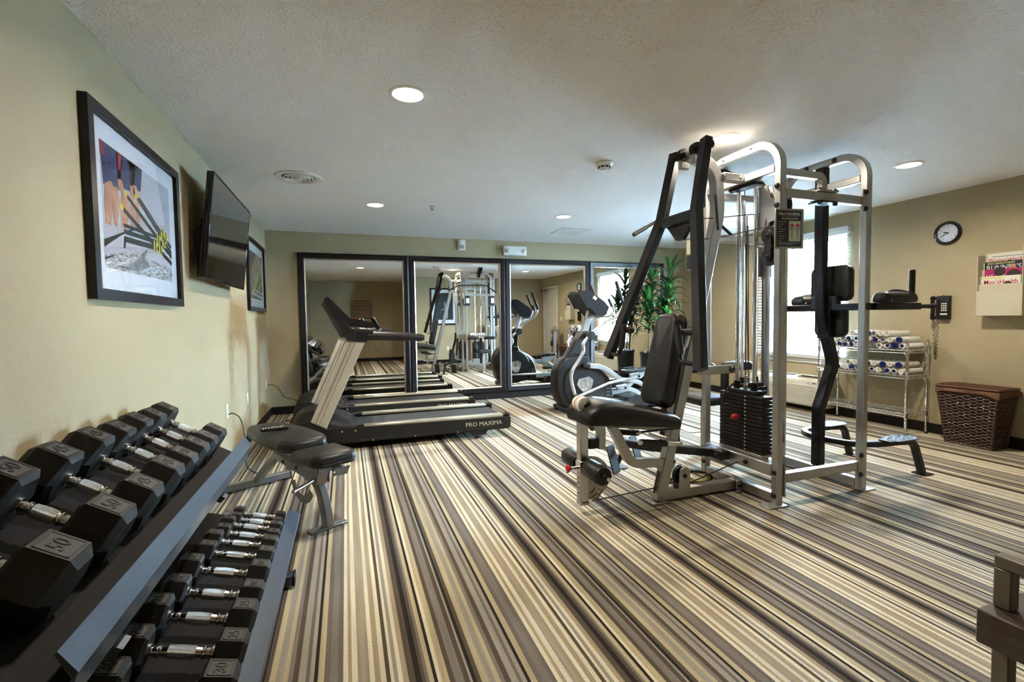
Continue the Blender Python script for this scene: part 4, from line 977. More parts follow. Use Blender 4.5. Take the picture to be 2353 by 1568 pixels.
for x_ in (2.69,3.30):
    q = P('exercise_placard', MB().box(x_-.09,x_+.09,3.046,3.054,1.55,1.80,c=.002), M_plf); MB().box(x_-.08,x_+.08,3.0541,3.0552,1.56,1.79).build('placard_print', M_plac, q, world=True); MB().box(x_-.01,x_+.07,3.0553,3.056,1.62,1.74).build('muscle_chart', M_cream, q, world=True)
ws = P('warning_label', MB().box(XT-.0262,XT-.0252,YN-.022,YN+.022,1.11,1.30), M_paper); MB().box(XT-.0268,XT-.0263,YN-.022,YN+.022,1.285,1.30).build('red_header', M_magred, ws, world=True)
for k in range(14): MB().box(XT-.0268,XT-.0263,YN-.018,YN+.012+.006*(k % 2),1.125+.011*k,1.129+.011*k).build('text_line', M_fig, ws, world=True)
P('cable_sleeve', MB().box(2.655,2.675,2.325,2.345,1.60,1.96,c=.003), M_blackpl)

# ankle strap and handle left on the floor beam
t = thing('ankle_strap', 'black and tan padded ankle strap lying against the machine\'s floor beam', 'strap', (2.38,2.80,.0))
el = MB(); rr_ = []
for k in range(28):
    a = 2*PI*k/28; cx_, cz_ = .125*math.cos(a), .05*math.sin(a)
    rr_.append([V((cx_*.9, -cx_*.45-.022*s_[0], .056+cz_*s_[1])) for s_ in ((1,1),(1,.82),(-1,.82),(-1,1))])
el.ring_loft(rr_, closed=True, cap=False).build('strap_band', M_rubber, t)
rr_ = []
for k in range(28):
    a = 2*PI*k/28; cx_, cz_ = .112*math.cos(a), .038*math.sin(a)
    rr_.append([V((cx_*.9, -cx_*.45-.020*s_[0], .056+cz_*s_[1])) for s_ in ((1,1),(1,.75),(-1,.75),(-1,1))])
MB().ring_loft(rr_, closed=True, cap=False).build('fleece_lining', mat('tan_fleece',(.55,.40,.12),.9,bump=.4,bscale=200), t)
MB().tube([(.12+.01*math.cos(a),-.06,.03+.02*math.sin(a)) for a in [2*PI*k/12 for k in range(12)]],.003,6,closed=True).build('ring', M_chrome, t)
t = thing('cable_handle', 'chrome cable handle with rubber end standing behind the guide pulley', 'handle', (2.30,2.93,.0))
MB().cyl((0,0,.012),(.0,.0,.13),.016).build('tube', M_chrome, t); MB().cyl((0,0,.131),(0,0,.155),.022).cyl((0,0,0),(0,0,.0115),.022).build('end_cap', M_blackpl, t)
# ------------------------------------------------------------------ treadmills
M_tmbody = mat('treadmill_shell', (.016,.015,.014), .44, bump=.05, bscale=500, spec=.32)
M_belt = mat('running_belt', (.030,.029,.027), .75, bump=.1, bscale=700)
M_upr = mat('champagne_extrusion', (.62,.59,.49), .38, metal=.3, bump=.02, bscale=100)
M_rail = mat('rail_aluminium', (.70,.66,.54), .30, metal=.75)
def treadmill(loc, label):
    t = thing('treadmill', label, 'treadmill', loc, 0, 'treadmills in front of the mirrors')
    W2 = .38
    for s in (-1,1):
        y_ = s*(W2-.035)
        sp = MB().prism([(-.42,.075),(1.60,.075),(1.625,.095),(1.625,.195),(1.60,.205),(.02,.222),(-.16,.225),(-.42,.215)],(0,y_,0),(1,0,0),(0,0,1),.07,.004)
        sd = sp.build('side_panel', M_tmbody, t)
        MB().box(.14,1.545,s*.275,s*.372,.2055,.232,c=.007).build('foot_rail', M_rail, t)
        MB().box(.14,1.545,s*.318,s*.328,.2322,.2335).build('rail_groove', M_alu, t)
        MB().box(1.546,1.618,s*.27,s*.376,.19,.230,c=.012).build('rail_end_cap', M_gloss, t); MB().box(.075,.139,s*.272,s*.374,.205,.234,c=.008).build('rail_front_cap', M_blackpl, t)
        MB().box(-.36,1.60,s*.381-.0,s*.383,.098,.104).build('trim_line', M_dark, t)
        if s < 0:
            Mx = basis((1.33,-.3815,.147),(1,0,0),(0,0,1),(0,-1,0))
            text('PRO MAXIMA', .062, Mx, M_decal, t, sx=1.05)
        else:
            Mx = basis((1.05,.2735,.218),(1,0,0),(0,0,1),(0,-1,0)); text('PRO MAXIMA', .022, Mx, M_decal, t, sx=2.6)
        for x_ in (-.06,.06): MB().lathe([(.007,0),(.005,.004),(.0001,.004)],(x_,s*.3805,.19),(0,s,0),8).build('rivet', M_paper, t)
        for x_ in (.22,.62,1.05): MB().lathe([(.006,0),(.004,.004),(.0001,.004)],(x_,s*.3805,.085),(0,s,0),8).build('rivet', M_paper, t)
        MB().prism([(-.07,.0),(.07,.0),(.09,.045),(-.09,.045)],(1.28,y_,.030),(1,0,0),(0,0,1),.06,.004).build('foot_bracket', M_tmbody, t)
        MB().lathe([(.030,.0005),(.030,.008),(.012,.014),(.010,.034),(.0001,.034)],(1.26,y_,0)).build('levelling_foot', M_blackpl, t)
        MB().cyl((-.36,y_-.02,.045),(-.36,y_+.02,.045),.0445,n=20).build('transport_wheel', M_blackpl, t)
        # wide upright
        u = MB().prism([(-.374,.205),(-.205,.205),(.178,1.05),(.005,1.07)],(0,s*.335,0),(1,0,0),(0,0,1),.055,.004).build('upright', M_upr, t)
        for dx, w_ in ((.045,.016),(.085,.010)):
            MB().prism([(-.374+dx,.21),(-.374+dx+w_,.21),(.005+dx+w_,1.063),(.005+dx,1.064)],(0,s*.3635,0),(1,0,0),(0,0,1),.003).build('upright_groove', M_alu, u)
        MB().prism([(-.46,.205),(-.15,.175),(-.17,.08),(-.44,.08)],(0,s*.385,0),(1,0,0),(0,0,1),.02,.003).build('upright_shoe', M_tmbody, t)
        MB().prism([(-.46,.27),(-.445,.295),(-.33,.30),(-.20,.23),(-.46,.215)],(0,s*.345,0),(1,0,0),(0,0,1),.08,.004).build('upright_boot', M_tmbody, t)
        # console side body and handrail
        cb = [(-.088,1.25),(-.052,1.25),(-.013,1.228),(.034,1.167),(.099,1.144),(.248,1.136),(.239,1.106),(.183,1.029),(.011,1.045),(-.016,1.095),(-.089,1.233)]
        MB().prism(cb[::-1] if False else cb,(0,s*.33,0),(1,0,0),(0,0,1),.10,.0).build('console_arm', M_tmbody, t)
        MB().tube([(.17,s*.345,1.088),(.30,s*.350,1.086),(.70,s*.352,1.060),(.735,s*.352,1.058)],[.040,.043,.037,.024],14).build('handrail', M_tmbody, t)
        MB().box(.09,.20,s*.382,s*.388,1.075,1.115,c=.004).build('cup_holder_flap', M_blackpl, t)
    MB().box(.02,1.57,-.272,.272,.155,.196,c=.004).build('running_belt', M_belt, t)
    MB().cyl((1.565,-.268,.165),(1.565,.268,.165),.030,n=20).build('rear_roller', M_blackpl, t)
    MB().box(-.40,1.50,-.268,.268,.08,.154,c=.004).build('deck_frame', M_tmbody, t)
    # motor hood
    prof = [(-.545,.10,.17),(-.535,.20,.21),(-.49,.31,.27),(-.45,.345,.285),(-.38,.375,.295),(-.30,.382,.30),(-.20,.355,.30),(-.10,.318,.30),(.0,.280,.30),(.06,.245,.30),(.10,.215,.30)]
    rings = []
    for x_, z_, w_ in prof:
        q = []
        for k in range(15):
            u = -1+2*k/14; yy = w_*math.copysign(abs(u)**.8,u); zz = z_ - (z_-.155)*(abs(u)**6)*.55
            xx = x_ + (.0 if x_ < .0 else -.10*(1-u*u)*(x_/.10))
            q.append(V((xx,yy,zz)))
        q += [V((x_,w_,.09)),V((x_,-w_,.09))]
        rings.append(q)
    MB().ring_loft(rings).build('motor_hood', M_tmbody, t, ang=50)
    # console
    dp = [(-.188,1.43),(-.155,1.463),(.025,1.275),(.004,1.249),(-.085,1.245)]
    MB().prism(dp,(0,0,0),(1,0,0),(0,0,1),.62,.004).build('display_panel', M_blackpl, t)
    d_ = V((.025+.155,0,1.275-1.463)).normalized(); nn = V((-d_.z,0,d_.x)); ctr = V(((-.155+.025)/2,0,(1.463+1.275)/2))
    MB().box(-.10,.10,-.24,.24,.0005,.003, M=basis(ctr, d_, (0,1,0), d_.cross(V((0,1,0))))).build('display_screen', M_gloss, t)
    MB().prism([(-.01,1.268),(.021,1.267),(.256,1.21),(.275,1.175),(.225,1.165),(.102,1.180),(.036,1.187)],(0,0,0),(1,0,0),(0,0,1),.60,.004).build('control_deck', M_blackpl, t)
    MB().box(.07,.11,-.03,.03,1.2600,1.268).build('safety_key', M_red, t)
    MB().box(-.02,.02,-.20,.20,1.277,1.305,c=.005).build('book_ledge', M_blackpl, t)
    for s in (-1,1):
        MB().cyl((.262,s*.10,1.262),(.322,s*.10,1.150),.020).build('pulse_grip', M_gloss, t); MB().cyl((.320,s*.10,1.153),(.330,s*.10,1.135),.014).build('grip_neck', M_chrome, t)
        MB().box(.268,.274,s*.10-.012,s*.10+.012,1.20,1.255, M=Matrix.Identity(4)).build('pulse_plate', M_chrome, t)
    MB().cyl((.33,-.31,1.115),(.33,.31,1.115),.016).build('cross_handle', M_tmbody, t)
    MB().tube(spline([(.24,-.20,1.12),(.27,-.205,.96),(.31,-.20,.92),(.35,-.19,.98),(.36,-.17,1.12)],6),.0025,6).build('safety_tether', M_cable, t)
    MB().tube(spline([(-.50,0,.12),(-.53,-.02,.05),(-.52,-.05,.012)],4),.004,6).build('cord_inlet', M_cable, t)
    return t
treadmill((0,5.085,0),'near treadmill with champagne uprights, standing farther from the mirrors')
treadmill((-.07,6.27,0),'far treadmill pushed up against the wall mirrors')
# power cords
def cord(label, pts, r=.0045):
    o = MB().tube(spline(pts,8), r, 8).build('power_cord', M_cable); tag(o, label, 'cord'); return o
cord('black power cord drooping from the corner outlet to the floor', [(XL+.012,6.62,.435),(XL+.06,6.62,.445),(XL+.14,6.60,.40),(XL+.20,6.62,.28),(XL+.30,6.66,.235),(XL+.40,6.65,.17),(XL+.36,6.62,.09),(XL+.30,6.55,.02),(XL+.24,6.40,.007),(XL+.33,6.36,.007),(XL+.45,6.33,.007)])
cord('thin black cord looped on the carpet beside the near treadmill', [(-.48,6.0,.006),(-.62,5.95,.006),(-.60,5.80,.006),(-.45,5.76,.006),(-.42,5.70,.006)])
cord('black cable hanging from the outlet behind the dumbbells', [(XL+.012,4.53,.46),(XL+.05,4.53,.465),(XL+.10,4.52,.42),(XL+.13,4.50,.30),(XL+.14,4.48,.12),(XL+.16,4.42,.02),(XL+.30,4.2,.007),(XL+.42,4.05,.007)])

# ------------------------------------------------------------------ elliptical trainer
E0 = 5.61
ell = thing('elliptical_trainer', 'black and silver elliptical trainer in front of the mirrors', 'elliptical', (3.0,E0,0))
def Q(name, mb, m, ang=38): return mb.build(name, m, ell, world=True, ang=ang)
M_ells = mat('elliptical_silver',(.55,.55,.56),.30,metal=.75)
Q('front_stabiliser', MB().tube([(2.66,E0-.26,.045),(2.66,E0-.20,.052),(2.66,E0+.20,.052),(2.66,E0+.26,.045)],[.022,.032,.032,.022],14), M_tmbody); 
for s in (-1,1): Q('stabiliser_foot', MB().cyl((2.66,E0+s*.20,.0005),(2.66,E0+s*.20,.03),.022), M_blackpl)
shell = [(2.531,.44),(2.542,.311),(2.579,.165),(2.665,.073),(2.792,.034),(3.036,.075),(3.245,.10),(3.351,.15),(3.343,.283),(3.297,.434),(3.188,.551),(3.024,.661),(2.992,.728),(2.846,.741),(2.679,.718),(2.608,.664),(2.552,.567)]
sh2 = [(p.x,p.z) for p in spline([V((a,0,b)) for a,b in shell+shell[:1]],3)][:-1]
Q('flywheel_shroud', MB().prism(sh2,(0,E0,0),(1,0,0),(0,0,1),.24,.018), M_tmbody, 45)
for s in (-1,1):
    Q('side_disc', MB().lathe([(.295,0),(.295,.012),(.285,.022),(.24,.026),(.0001,.026)],(2.92,E0+s*.119,.352),(0,s,0),48), M_tmbody)
    bd = [(2.828,.441),(2.973,.466),(3.03,.423),(3.013,.344),(2.976,.266),(2.907,.252),(2.835,.326),(2.804,.374)]
    bdg = Q('hub_badge', MB().prism(bd,(0,E0+s*.151,0),(1,0,0),(0,0,1),.012,.003), M_ells)
    MB().lathe([(.072,0),(.076,.003),(.070,.004),(.066,.001)],(2.918,E0+s*.157,.362),(0,s,0),28,ring=True).build('badge_ring', M_chrome, ell, world=True)
    for k in range(3):
        a = PI/2+2*PI*k/3
        MB().prism([(.0,-.012),(.05,-.022),(.06,.0),(.05,.022),(.0,.012)],(2.918,E0+s*.1585,.362),(math.cos(a),0,math.sin(a)),(-math.sin(a),0,math.cos(a)),.003,.001).build('badge_spoke', M_chrome, ell, world=True)
    for k in range(3): Q('vent_line', MB().box(3.25,3.30,E0+s*.1195,E0+s*.121,.20+.045*k,.204+.045*k), M_ells)
neck = [(2.678,.691),(2.718,.704),(2.782,.759),(2.953,.735),(3.002,.735),(3.012,.964),(3.06,1.02),(3.005,1.062),(2.923,1.058),(2.873,.989),(2.775,.832)]
Q('neck_cover', MB().prism(neck,(0,E0,0),(1,0,0),(0,0,1),.15,.012), M_tmbody)
Q('mast', MB().rtube([(2.985,E0,1.0),(3.075,E0,1.34)],(0,1,0),.06,.085,.012), M_ells)
cs = [(2.84,1.537),(2.864,1.573),(2.937,1.58),(2.969,1.573),(3.067,1.509),(3.182,1.436),(3.248,1.37),(3.214,1.282),(3.148,1.26),(3.082,1.276),(3.0,1.364),(2.943,1.371)]
Q('console', MB().prism(cs,(0,E0,0),(1,0,0),(0,0,1),.36,.012), M_blackpl)
dd = V((3.182-2.969,0,1.436-1.573)).normalized()
Q('console_screen', MB().box(-.10,.10,-.13,.13,.001,.004,M=basis((3.075,E0,1.506),dd,(0,1,0),dd.cross(V((0,1,0))))), M_gloss)
Q('console_tag', MB().box(-.028,.028,-.001,.001,-.02,.02,M=basis((3.05,E0-.181,1.49),dd,(0,1,0),dd.cross(V((0,1,0))))), M_decal)
Q('pivot_axle', MB().cyl((2.965,E0-.21,1.005),(2.965,E0+.21,1.005),.030), M_blackpl)
for s in (-1,1):
    yb = E0+s*.20
    Q('pivot_hub', MB().lathe([(.02,-.035),(.058,-.033),(.062,0),(.058,.033),(.02,.035)],(2.975,yb-s*.005,1.003),(0,1,0),20), M_tmbody)
    ph = 1 if s < 0 else -1
    dx = 0 if s < 0 else -.02
    Q('lower_handle_bar', MB().tube(spline([(2.935+dx,yb,.985),(2.861+dx,yb,.902),(2.868+dx,yb,.809),(2.804+dx,yb,.705),(2.716+dx,yb,.581),(2.688+dx,yb,.476),(2.707+dx,yb,.369),(2.745+dx,yb,.245)],5),.022,12), M_ells)
    Q('bar_elbow', MB().sphere((2.760+dx,yb,.228),.042,14), M_blackpl)
    up_s = [(2.992,yb,1.046),(3.188,yb-s*.0,1.179),(3.347,yb+s*.02,1.25),(3.44,yb+s*.04,1.40)] if s < 0 else [(2.992,yb,1.046),(3.12,yb,1.17),(3.29,yb+.02,1.28),(3.34,yb+.04,1.42)]
    Q('upper_handle_bar', MB().tube(spline(up_s,6),.0175,12), M_ells)
    e0 = V(up_s[-1]); e1 = e0+V((-.125,s*.02,.30))
    Q('handle_grip', MB().tube([e0+V((.005,0,-.02)),(e0+e1)/2,e1],[.021,.023,.023],12), M_foam)
    st_ = fillet([(3.02,E0+s*.05,1.24),(3.30,E0+s*.13,1.25),(3.36,E0+s*.15,1.33),(3.315,E0+s*.15,1.385)],.05,5)
    Q('fixed_handle', MB().tube(st_,.0145,10), M_ells); Q('fixed_grip', MB().cyl((3.318,E0+s*.15,1.38),(3.265,E0+s*.155,1.48),.019), M_foam)
    # pedal links
    z1 = .431 if s < 0 else .22
    z0 = .222
    Q('pedal_link', MB().tube([(2.78,yb,z0),(3.24,yb,z0+.155 if s < 0 else z0-.01),(3.66,yb,z1)],.019,12), M_ells)
    ya = E0+s*.165
    pth = [(2.93,.628),(2.99,.609),(3.137,.588),(3.269,.523),(3.387,.440),(3.463,.402),(3.592,.388),(3.723,.350),(3.86,.25),(3.98,.12)] if s < 0 else [(3.30,.17),(3.44,.178),(3.60,.187),(3.75,.214),(3.86,.19),(3.98,.12)]
    Q('swing_arm', MB().rtube(spline([(a,ya,b) for a,b in pth],3),(0,1,0),.038,.062,.006), M_ells)
    Q('crank_block', MB().box(2.86,2.975,ya-.035,ya+.035,.590,.650,c=.012) if s < 0 else MB().box(3.18,3.31,ya-.035,ya+.035,.13,.20,c=.012), M_blackpl)
    pz = .50 if s < 0 else .30
    Q('pedal_bracket', MB().prism([(-.12,-.045),(-.02,-.06),(.05,-.06),(.15,.02),(.15,.055),(-.02,.01),(-.12,.0)],(3.70,ya-s*.0,pz-.03),(1,0,0),(0,0,1),.05,.004), M_ells)
    b_ = MB(); bolt(b_,(3.71,ya-.025,pz-.06),(0,-1,0),.018,.008); Q('bolt', b_, M_bolt)
    pm = MB(); pad(pm, [(p.x,p.y) for p in fillet([V((-.21,-.06,0)),V((-.15,-.075,0)),V((.16,-.07,0)),V((.20,-.03,0)),V((.20,.03,0)),V((.16,.07,0)),V((-.15,.075,0)),V((-.21,.06,0)),V((-.21,-.06,0))],.02,3)][:-1], 0, .04, .012, Matrix.Translation((3.68,ya,pz+.005)) @ Matrix.Rotation(-.07,4,'Y')); Q('pedal', pm, M_blackpl)
    lip = [(3.49,ya-.07,pz+.05),(3.47,ya,pz+.06),(3.49,ya+.07,pz+.05)]
    Q('pedal_toe_lip', MB().tube(spline(lip+[ (3.70,ya+.074,pz+.055)],5),.010,8), M_blackpl)
Q('rear_frame', MB().rtube([(3.20,E0,.11),(3.60,E0,.075),(4.02,E0,.06)],(0,1,0),.10,.07,.008), M_tmbody)
Q('rear_wheel_box', MB().prism([(3.48,.03),(3.56,.15),(3.68,.175),(3.80,.16),(3.92,.075),(4.06,.03)],(0,E0,0),(1,0,0),(0,0,1),.36,.01), M_tmbody)
Q('rear_stabiliser', MB().tube([(4.04,E0-.28,.035),(4.04,E0,.042),(4.04,E0+.28,.035)],[.024,.034,.024],14), M_tmbody)
for s in (-1,1): Q('stabiliser_foot', MB().cyl((4.04,E0+s*.22,.0005),(4.04,E0+s*.22,.025),.02), M_blackpl)
Q('side_foot', MB().tube([(3.40,E0-.13,.10),(3.60,E0-.24,.065),(3.72,E0-.26,.038)],.026,12), M_tmbody)
# ------------------------------------------------------------------ dumbbell rack
RY0, RY1 = 1.08, 2.81
rack = thing('dumbbell_rack', 'dark two-tier steel dumbbell rack along the side wall', 'rack', (-.6,(RY0+RY1)/2,0))
M_rk = mat('rack_black_window_sheen',(.055,.075,.105),.34,metal=.3,bump=.03,bscale=300)  # dark steel, the window's blue reflection mixed into the base colour
M_tray = mat('rack_black_tray',(.008,.008,.009),.6,spec=.12)
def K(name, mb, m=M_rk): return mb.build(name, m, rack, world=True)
A1, A2 = math.radians(31), math.radians(16)
def loftY(poly, y0, y1): return MB().ring_loft([[V((x_,y_,z_)) for x_,z_ in poly] for y_ in (y0,y1)])
# tier line: passes through point p on the tray surface at the front
def tier(a, xf, zf, depth, nm):
    d = V((-math.cos(a),math.sin(a))); n = V((math.sin(a),math.cos(a)))
    f = V((xf,zf)); b = f+d*depth
    th = .004
    K(nm+'_tray', loftY([tuple(f),tuple(b),tuple(b-n*th),tuple(f-n*th)],RY0,RY1), M_tray)
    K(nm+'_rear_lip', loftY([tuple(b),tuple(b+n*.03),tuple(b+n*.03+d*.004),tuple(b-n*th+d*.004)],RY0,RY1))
    return f, b, d, n
# upper tier: dumbbell head top centre (right) at about x=-.605 z=.75
fU, bU, dU, nU = tier(A1, -.512, .512, .51, 'upper')
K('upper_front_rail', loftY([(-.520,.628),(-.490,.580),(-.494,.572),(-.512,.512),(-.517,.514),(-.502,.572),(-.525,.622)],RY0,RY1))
fL, bL, dL, nL = tier(A2, -.278, .123, .45, 'lower')
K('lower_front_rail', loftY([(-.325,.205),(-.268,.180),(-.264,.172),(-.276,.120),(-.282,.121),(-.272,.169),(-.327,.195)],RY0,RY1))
for yy in (1.36, 2.38):
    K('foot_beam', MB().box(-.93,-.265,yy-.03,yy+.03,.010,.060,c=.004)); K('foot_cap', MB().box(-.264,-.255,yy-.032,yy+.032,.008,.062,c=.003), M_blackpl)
    for xx in (-.88,-.30): K('foot_pad', MB().cyl((xx,yy,.0005),(xx,yy,.0095),.02), M_blackpl)
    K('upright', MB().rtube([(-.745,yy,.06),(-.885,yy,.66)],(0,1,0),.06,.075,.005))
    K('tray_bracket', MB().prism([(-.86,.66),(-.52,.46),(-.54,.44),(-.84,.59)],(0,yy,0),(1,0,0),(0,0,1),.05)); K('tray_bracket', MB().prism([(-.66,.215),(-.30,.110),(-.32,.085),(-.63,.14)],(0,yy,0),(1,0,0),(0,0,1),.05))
b_ = MB(); bolt(b_,(-.60,RY1-.06,.262),(.25,0,.97),.008,.006); K('bolt', b_, M_chrome)

SP = {5:(.066,.050,.20),10:(.080,.060,.218),15:(.092,.070,.232),20:(.105,.080,.248),25:(.118,.088,.262),30:(.128,.096,.268),35:(.132,.100,.235),40:(.138,.106,.238),45:(.148,.112,.242),50:(.158,.118,.246)}
DB = {}
def dumbbell(wt):
    if wt in DB: return None
    a, h, d = SP[wt]; R = a/math.sqrt(3); zc = a/2
    t = thing('dumbbell', '', 'dumbbell')
    for s in (-1,1):
        rings = []
        for x_, k in ((-h/2,.80),(-h/2+.10*h,1.0),(h/2-.17*h,1.0),(h/2,.74)):
            rings.append([V((s*(d/2+x_), R*k*math.cos(q*PI/3), zc+R*k*math.sin(q*PI/3))) for q in range(6)])
        hd = MB().ring_loft(rings).build('head', M_rubber, t, ang=15)
        fw2, fl = R*.42, h*.30
        cx = s*(d/2-.03*h); z_ = a+.0002
        fr = MB()
        for x0,x1,y0,y1 in ((-fl,fl,-fw2,-fw2+.003),(-fl,fl,fw2-.003,fw2),(-fl,-fl+.003,-fw2,fw2),(fl-.003,fl,-fw2,fw2)): fr.box(cx+x0,cx+x1,y0,y1,z_-.001,z_+.0012)
        fr.build('number_border', M_rubber, hd)
        MB().box(cx-fl+.003,cx+fl-.003,-fw2+.003,fw2-.003,z_-.001,z_+.0002).build('number_panel', M_rubber_in, hd)
        flip = wt in (20,)
        Mx = Matrix.Translation((cx,0,z_+.0008)) @ (basis((0,0,0),(0,1,0),(-1,0,0),(0,0,1)) if not flip else basis((0,0,0),(0,-1,0),(1,0,0),(0,0,1)))
        text(str(wt), min(fl*1.55,.05), Mx, M_rubber, hd, extrude=.0009, name='number', bold=.0004)
    g = (d-h)/2
    rg = .0145 if wt < 20 else .0165
    prof = [(rg*1.25,-g),(rg*1.25,-g+.008),(rg*.9,-g+.011),(rg*.9,-g+.022),(rg*1.12,-g+.025),(rg*1.12,-g+.030),(rg*.82,-g+.034)]
    prof = prof + [(rg*.98,-g*.30),(rg*1.08,0)] ; prof = prof + [(r,-x) for r,x in reversed(prof[:-1])]
    MB().lathe(prof,(0,0,zc),(1,0,0),16).build('handle', M_chrome, t)
    gm_ = mat('knurled_grip',(.62,.60,.56),.34,metal=1.0,bump=.7,bscale=900)
    MB().lathe([(rg*.99,-g*.42),(rg*1.06,-g*.40),(rg*1.14,0),(rg*1.06,g*.40),(rg*.99,g*.42)],(0,0,zc),(1,0,0),16).build('knurled_sleeve', gm_, t)
    DB[wt] = t; return t
def place(wt, x, y, z, a, label, group):
    t = dumbbell(wt) or copy_tree(DB[wt])
    t.location = (x,y,z); t.rotation_euler = (0,a,0); t['label'] = label; t['group'] = group
UL = {50:'biggest black hex dumbbell, stamped fifty, at the heavy end of the upper tier',45:'black hex dumbbell stamped forty-five, between the fifties and forties',
      40:'black hex dumbbell stamped forty, midway along the upper tier',35:'black hex dumbbell stamped thirty-five, at the bench end of the upper tier',
      30:'black hex dumbbell stamped thirty, largest on the lower tier',25:'black hex dumbbell stamped twenty-five, beside the thirties on the lower tier',
      20:'black hex dumbbell stamped twenty, in the middle of the lower tier',15:'small black hex dumbbell stamped fifteen, between the twenties and tens',
      10:'small black hex dumbbell stamped ten, next to the tiny fives',5:'tiny black hex dumbbell stamped five, at the light end of the lower tier'}
# upper tier
for wt, y in zip((50,50,45,45,40,40,35,35),(1.285,1.53,1.755,1.965,2.15,2.32,2.48,2.635)):
    a_, h_, d_ = SP[wt]; off = d_/2 + h_/2 + .138          # gap between the heads and the rail
    p = fU + dU*off
    place(wt, p.x+nU.x*.0005, y, p.y+nU.y*.0005, A1, UL[wt], 'pair of %d pound dumbbells' % wt)
for wt, y in zip((30,30,25,25,20,20,15,15,10,10,5,5),(1.30,1.465,1.63,1.80,1.96,2.12,2.28,2.392,2.498,2.594,2.681,2.762)):
    a_, h_, d_ = SP[wt]; off = d_/2 + h_/2 + .062 + .010*(30-wt)/25
    p = fL + dL*off
    place(wt, p.x+nL.x*.0005, y, p.y+nL.y*.0005, A2, UL[wt], 'pair of %d pound dumbbells' % wt)

# ------------------------------------------------------------------ adjustable bench
RZ = math.radians(28.7)
bn = thing('weight_bench', 'black padded adjustable weight bench with grey steel frame', 'bench', (-.134,2.985,0), RZ)
M_bst = mat('bench_grey_steel',(.20,.20,.20),.36,metal=.6,bump=.03,bscale=400)
def Bn(name, mb, m=M_bst, ang=38): return mb.build(name, m, bn, ang=ang)
Bn('front_foot', MB().box(-.115,.115,-.03,.03,.0005,.014,c=.003)); Bn('front_leg', MB().rtube(spline([(0,.0,.014),(0,.015,.10),(0,.07,.21),(0,.155,.285)],6),(1,0,0),.05,.062,.006))
Bn('main_beam', MB().rtube([(0,.13,.275),(0,.52,.300),(0,.70,.315)],(1,0,0),.05,.055,.005)); Bn('rear_post', MB().rtube([(0,.70,.315),(0,1.10,.045)],(1,0,0),.048,.05,.005))
Bn('rear_foot', MB().box(-.24,.24,1.075,1.13,.012,.062,c=.004)); 
for s in (-1,1): Bn('rear_foot_cap', MB().box(s*.241,s*.250,1.072,1.133,.0005,.064,c=.003), M_bst); Bn('rear_foot_pad', MB().box(s*.20-.02,s*.20+.02,1.08,1.125,.0005,.0115,c=.002), M_blackpl)
arcp = [(.0,-.02)]
qd = [(.10+.165*math.cos(a)*1.0,.20+.165*math.sin(a)) for a in [-2.6+.16*k for k in range(15)]]
qi = [(.10+.115*math.cos(a),.20+.115*math.sin(a)) for a in [-2.6+.16*k for k in range(15)]]
Bn('adjust_quadrant', MB().prism([(a,b) for a,b in qd+qi[::-1]],(-.030,.16,.06),(0,1,0),(0,0,1),.006), M_bst)
Bn('seat_bracket', MB().prism([(-.06,.25),(.10,.25),(.11,.37),(-.10,.395),(-.10,.36)],(.0,.12,0),(0,1,0),(0,0,1),.07,.003), M_bst)
Bn('hinge_plate', MB().prism([(-.06,-.05),(.06,-.05),(.07,.05),(-.07,.05)],(-.038,.10,.31),(0,1,0),(0,0,1),.006,.001), M_bst); Bn('hinge_plate', MB().prism([(-.06,-.05),(.06,-.05),(.07,.05),(-.07,.05)],(.038,.10,.31),(0,1,0),(0,0,1),.006,.001), M_bst)
Bn('adjust_lever', MB().tube([(-.04,.06,.29),(-.20,-.01,.275)],.011,10), M_steel); Bn('lever_rod', MB().tube([(.06,.02,.30),(.10,-.08,.36)],.008,10), M_steel)
Bn('support_strut', MB().rtube([(0,.30,.29),(0,.46,.415)],(1,0,0),.04,.04,.004)); Bn('back_carrier', MB().box(-.03,.03,.22,.86,.395,.425,c=.004)); Bn('seat_carrier', MB().box(-.03,.03,-.14,.20,.375,.40,c=.004))
for y_ in (.35,.55): b_ = MB(); bolt(b_,(-.026,y_,.30),(-1,0,0),.011,.008); Bn('bolt', b_, M_bolt)
so = [(p.x,p.y) for p in fillet([V(p+(0,)) for p in [(-.10,-.165),(.10,-.165),(.135,-.10),(.150,.17),(-.150,.17),(-.135,-.10),(-.10,-.165)]],.04,4)][:-1]
pm = MB(); pad(pm, so, 0, .072, .036, Matrix.Translation((0,.0,.402)) @ Matrix.Rotation(-.05,4,'X'), crown=.012); Bn('seat_pad', pm, M_vinyl, 60)
Bn('seat_piping', MB().tube([(a*1.003,b*1.003,.420-.05*b*-1*0-.05*b) for a,b in so],.004,6,closed=True), M_vinyl)
bo = [(p.x,p.y) for p in fillet([V(p+(0,)) for p in [(-.10,.185),(.10,.185),(.155,.30),(.16,.62),(.12,.92),(.06,.955),(-.06,.955),(-.12,.92),(-.16,.62),(-.155,.30),(-.10,.185)]],.05,4)][:-1]
pm = MB(); pad(pm, bo, 0, .075, .036, Matrix.Translation((0,0,.428)), crown=.012); Bn('back_pad', pm, M_vinyl, 60)
Bn('back_piping', MB().tube([(a*1.003,b,.446) for a,b in bo],.004,6,closed=True), M_vinyl)
Bn('seat_tab', MB().prism([(-.05,.0),(.05,.0),(.03,-.045),(-.03,-.045)],(.02,-.155,.395),(1,0,0),(0,0,1),.004), M_bst)
Bn('pad_stud', MB().cyl((.09,.178,.452),(.10,.178,.452),.010,n=12), M_chrome)
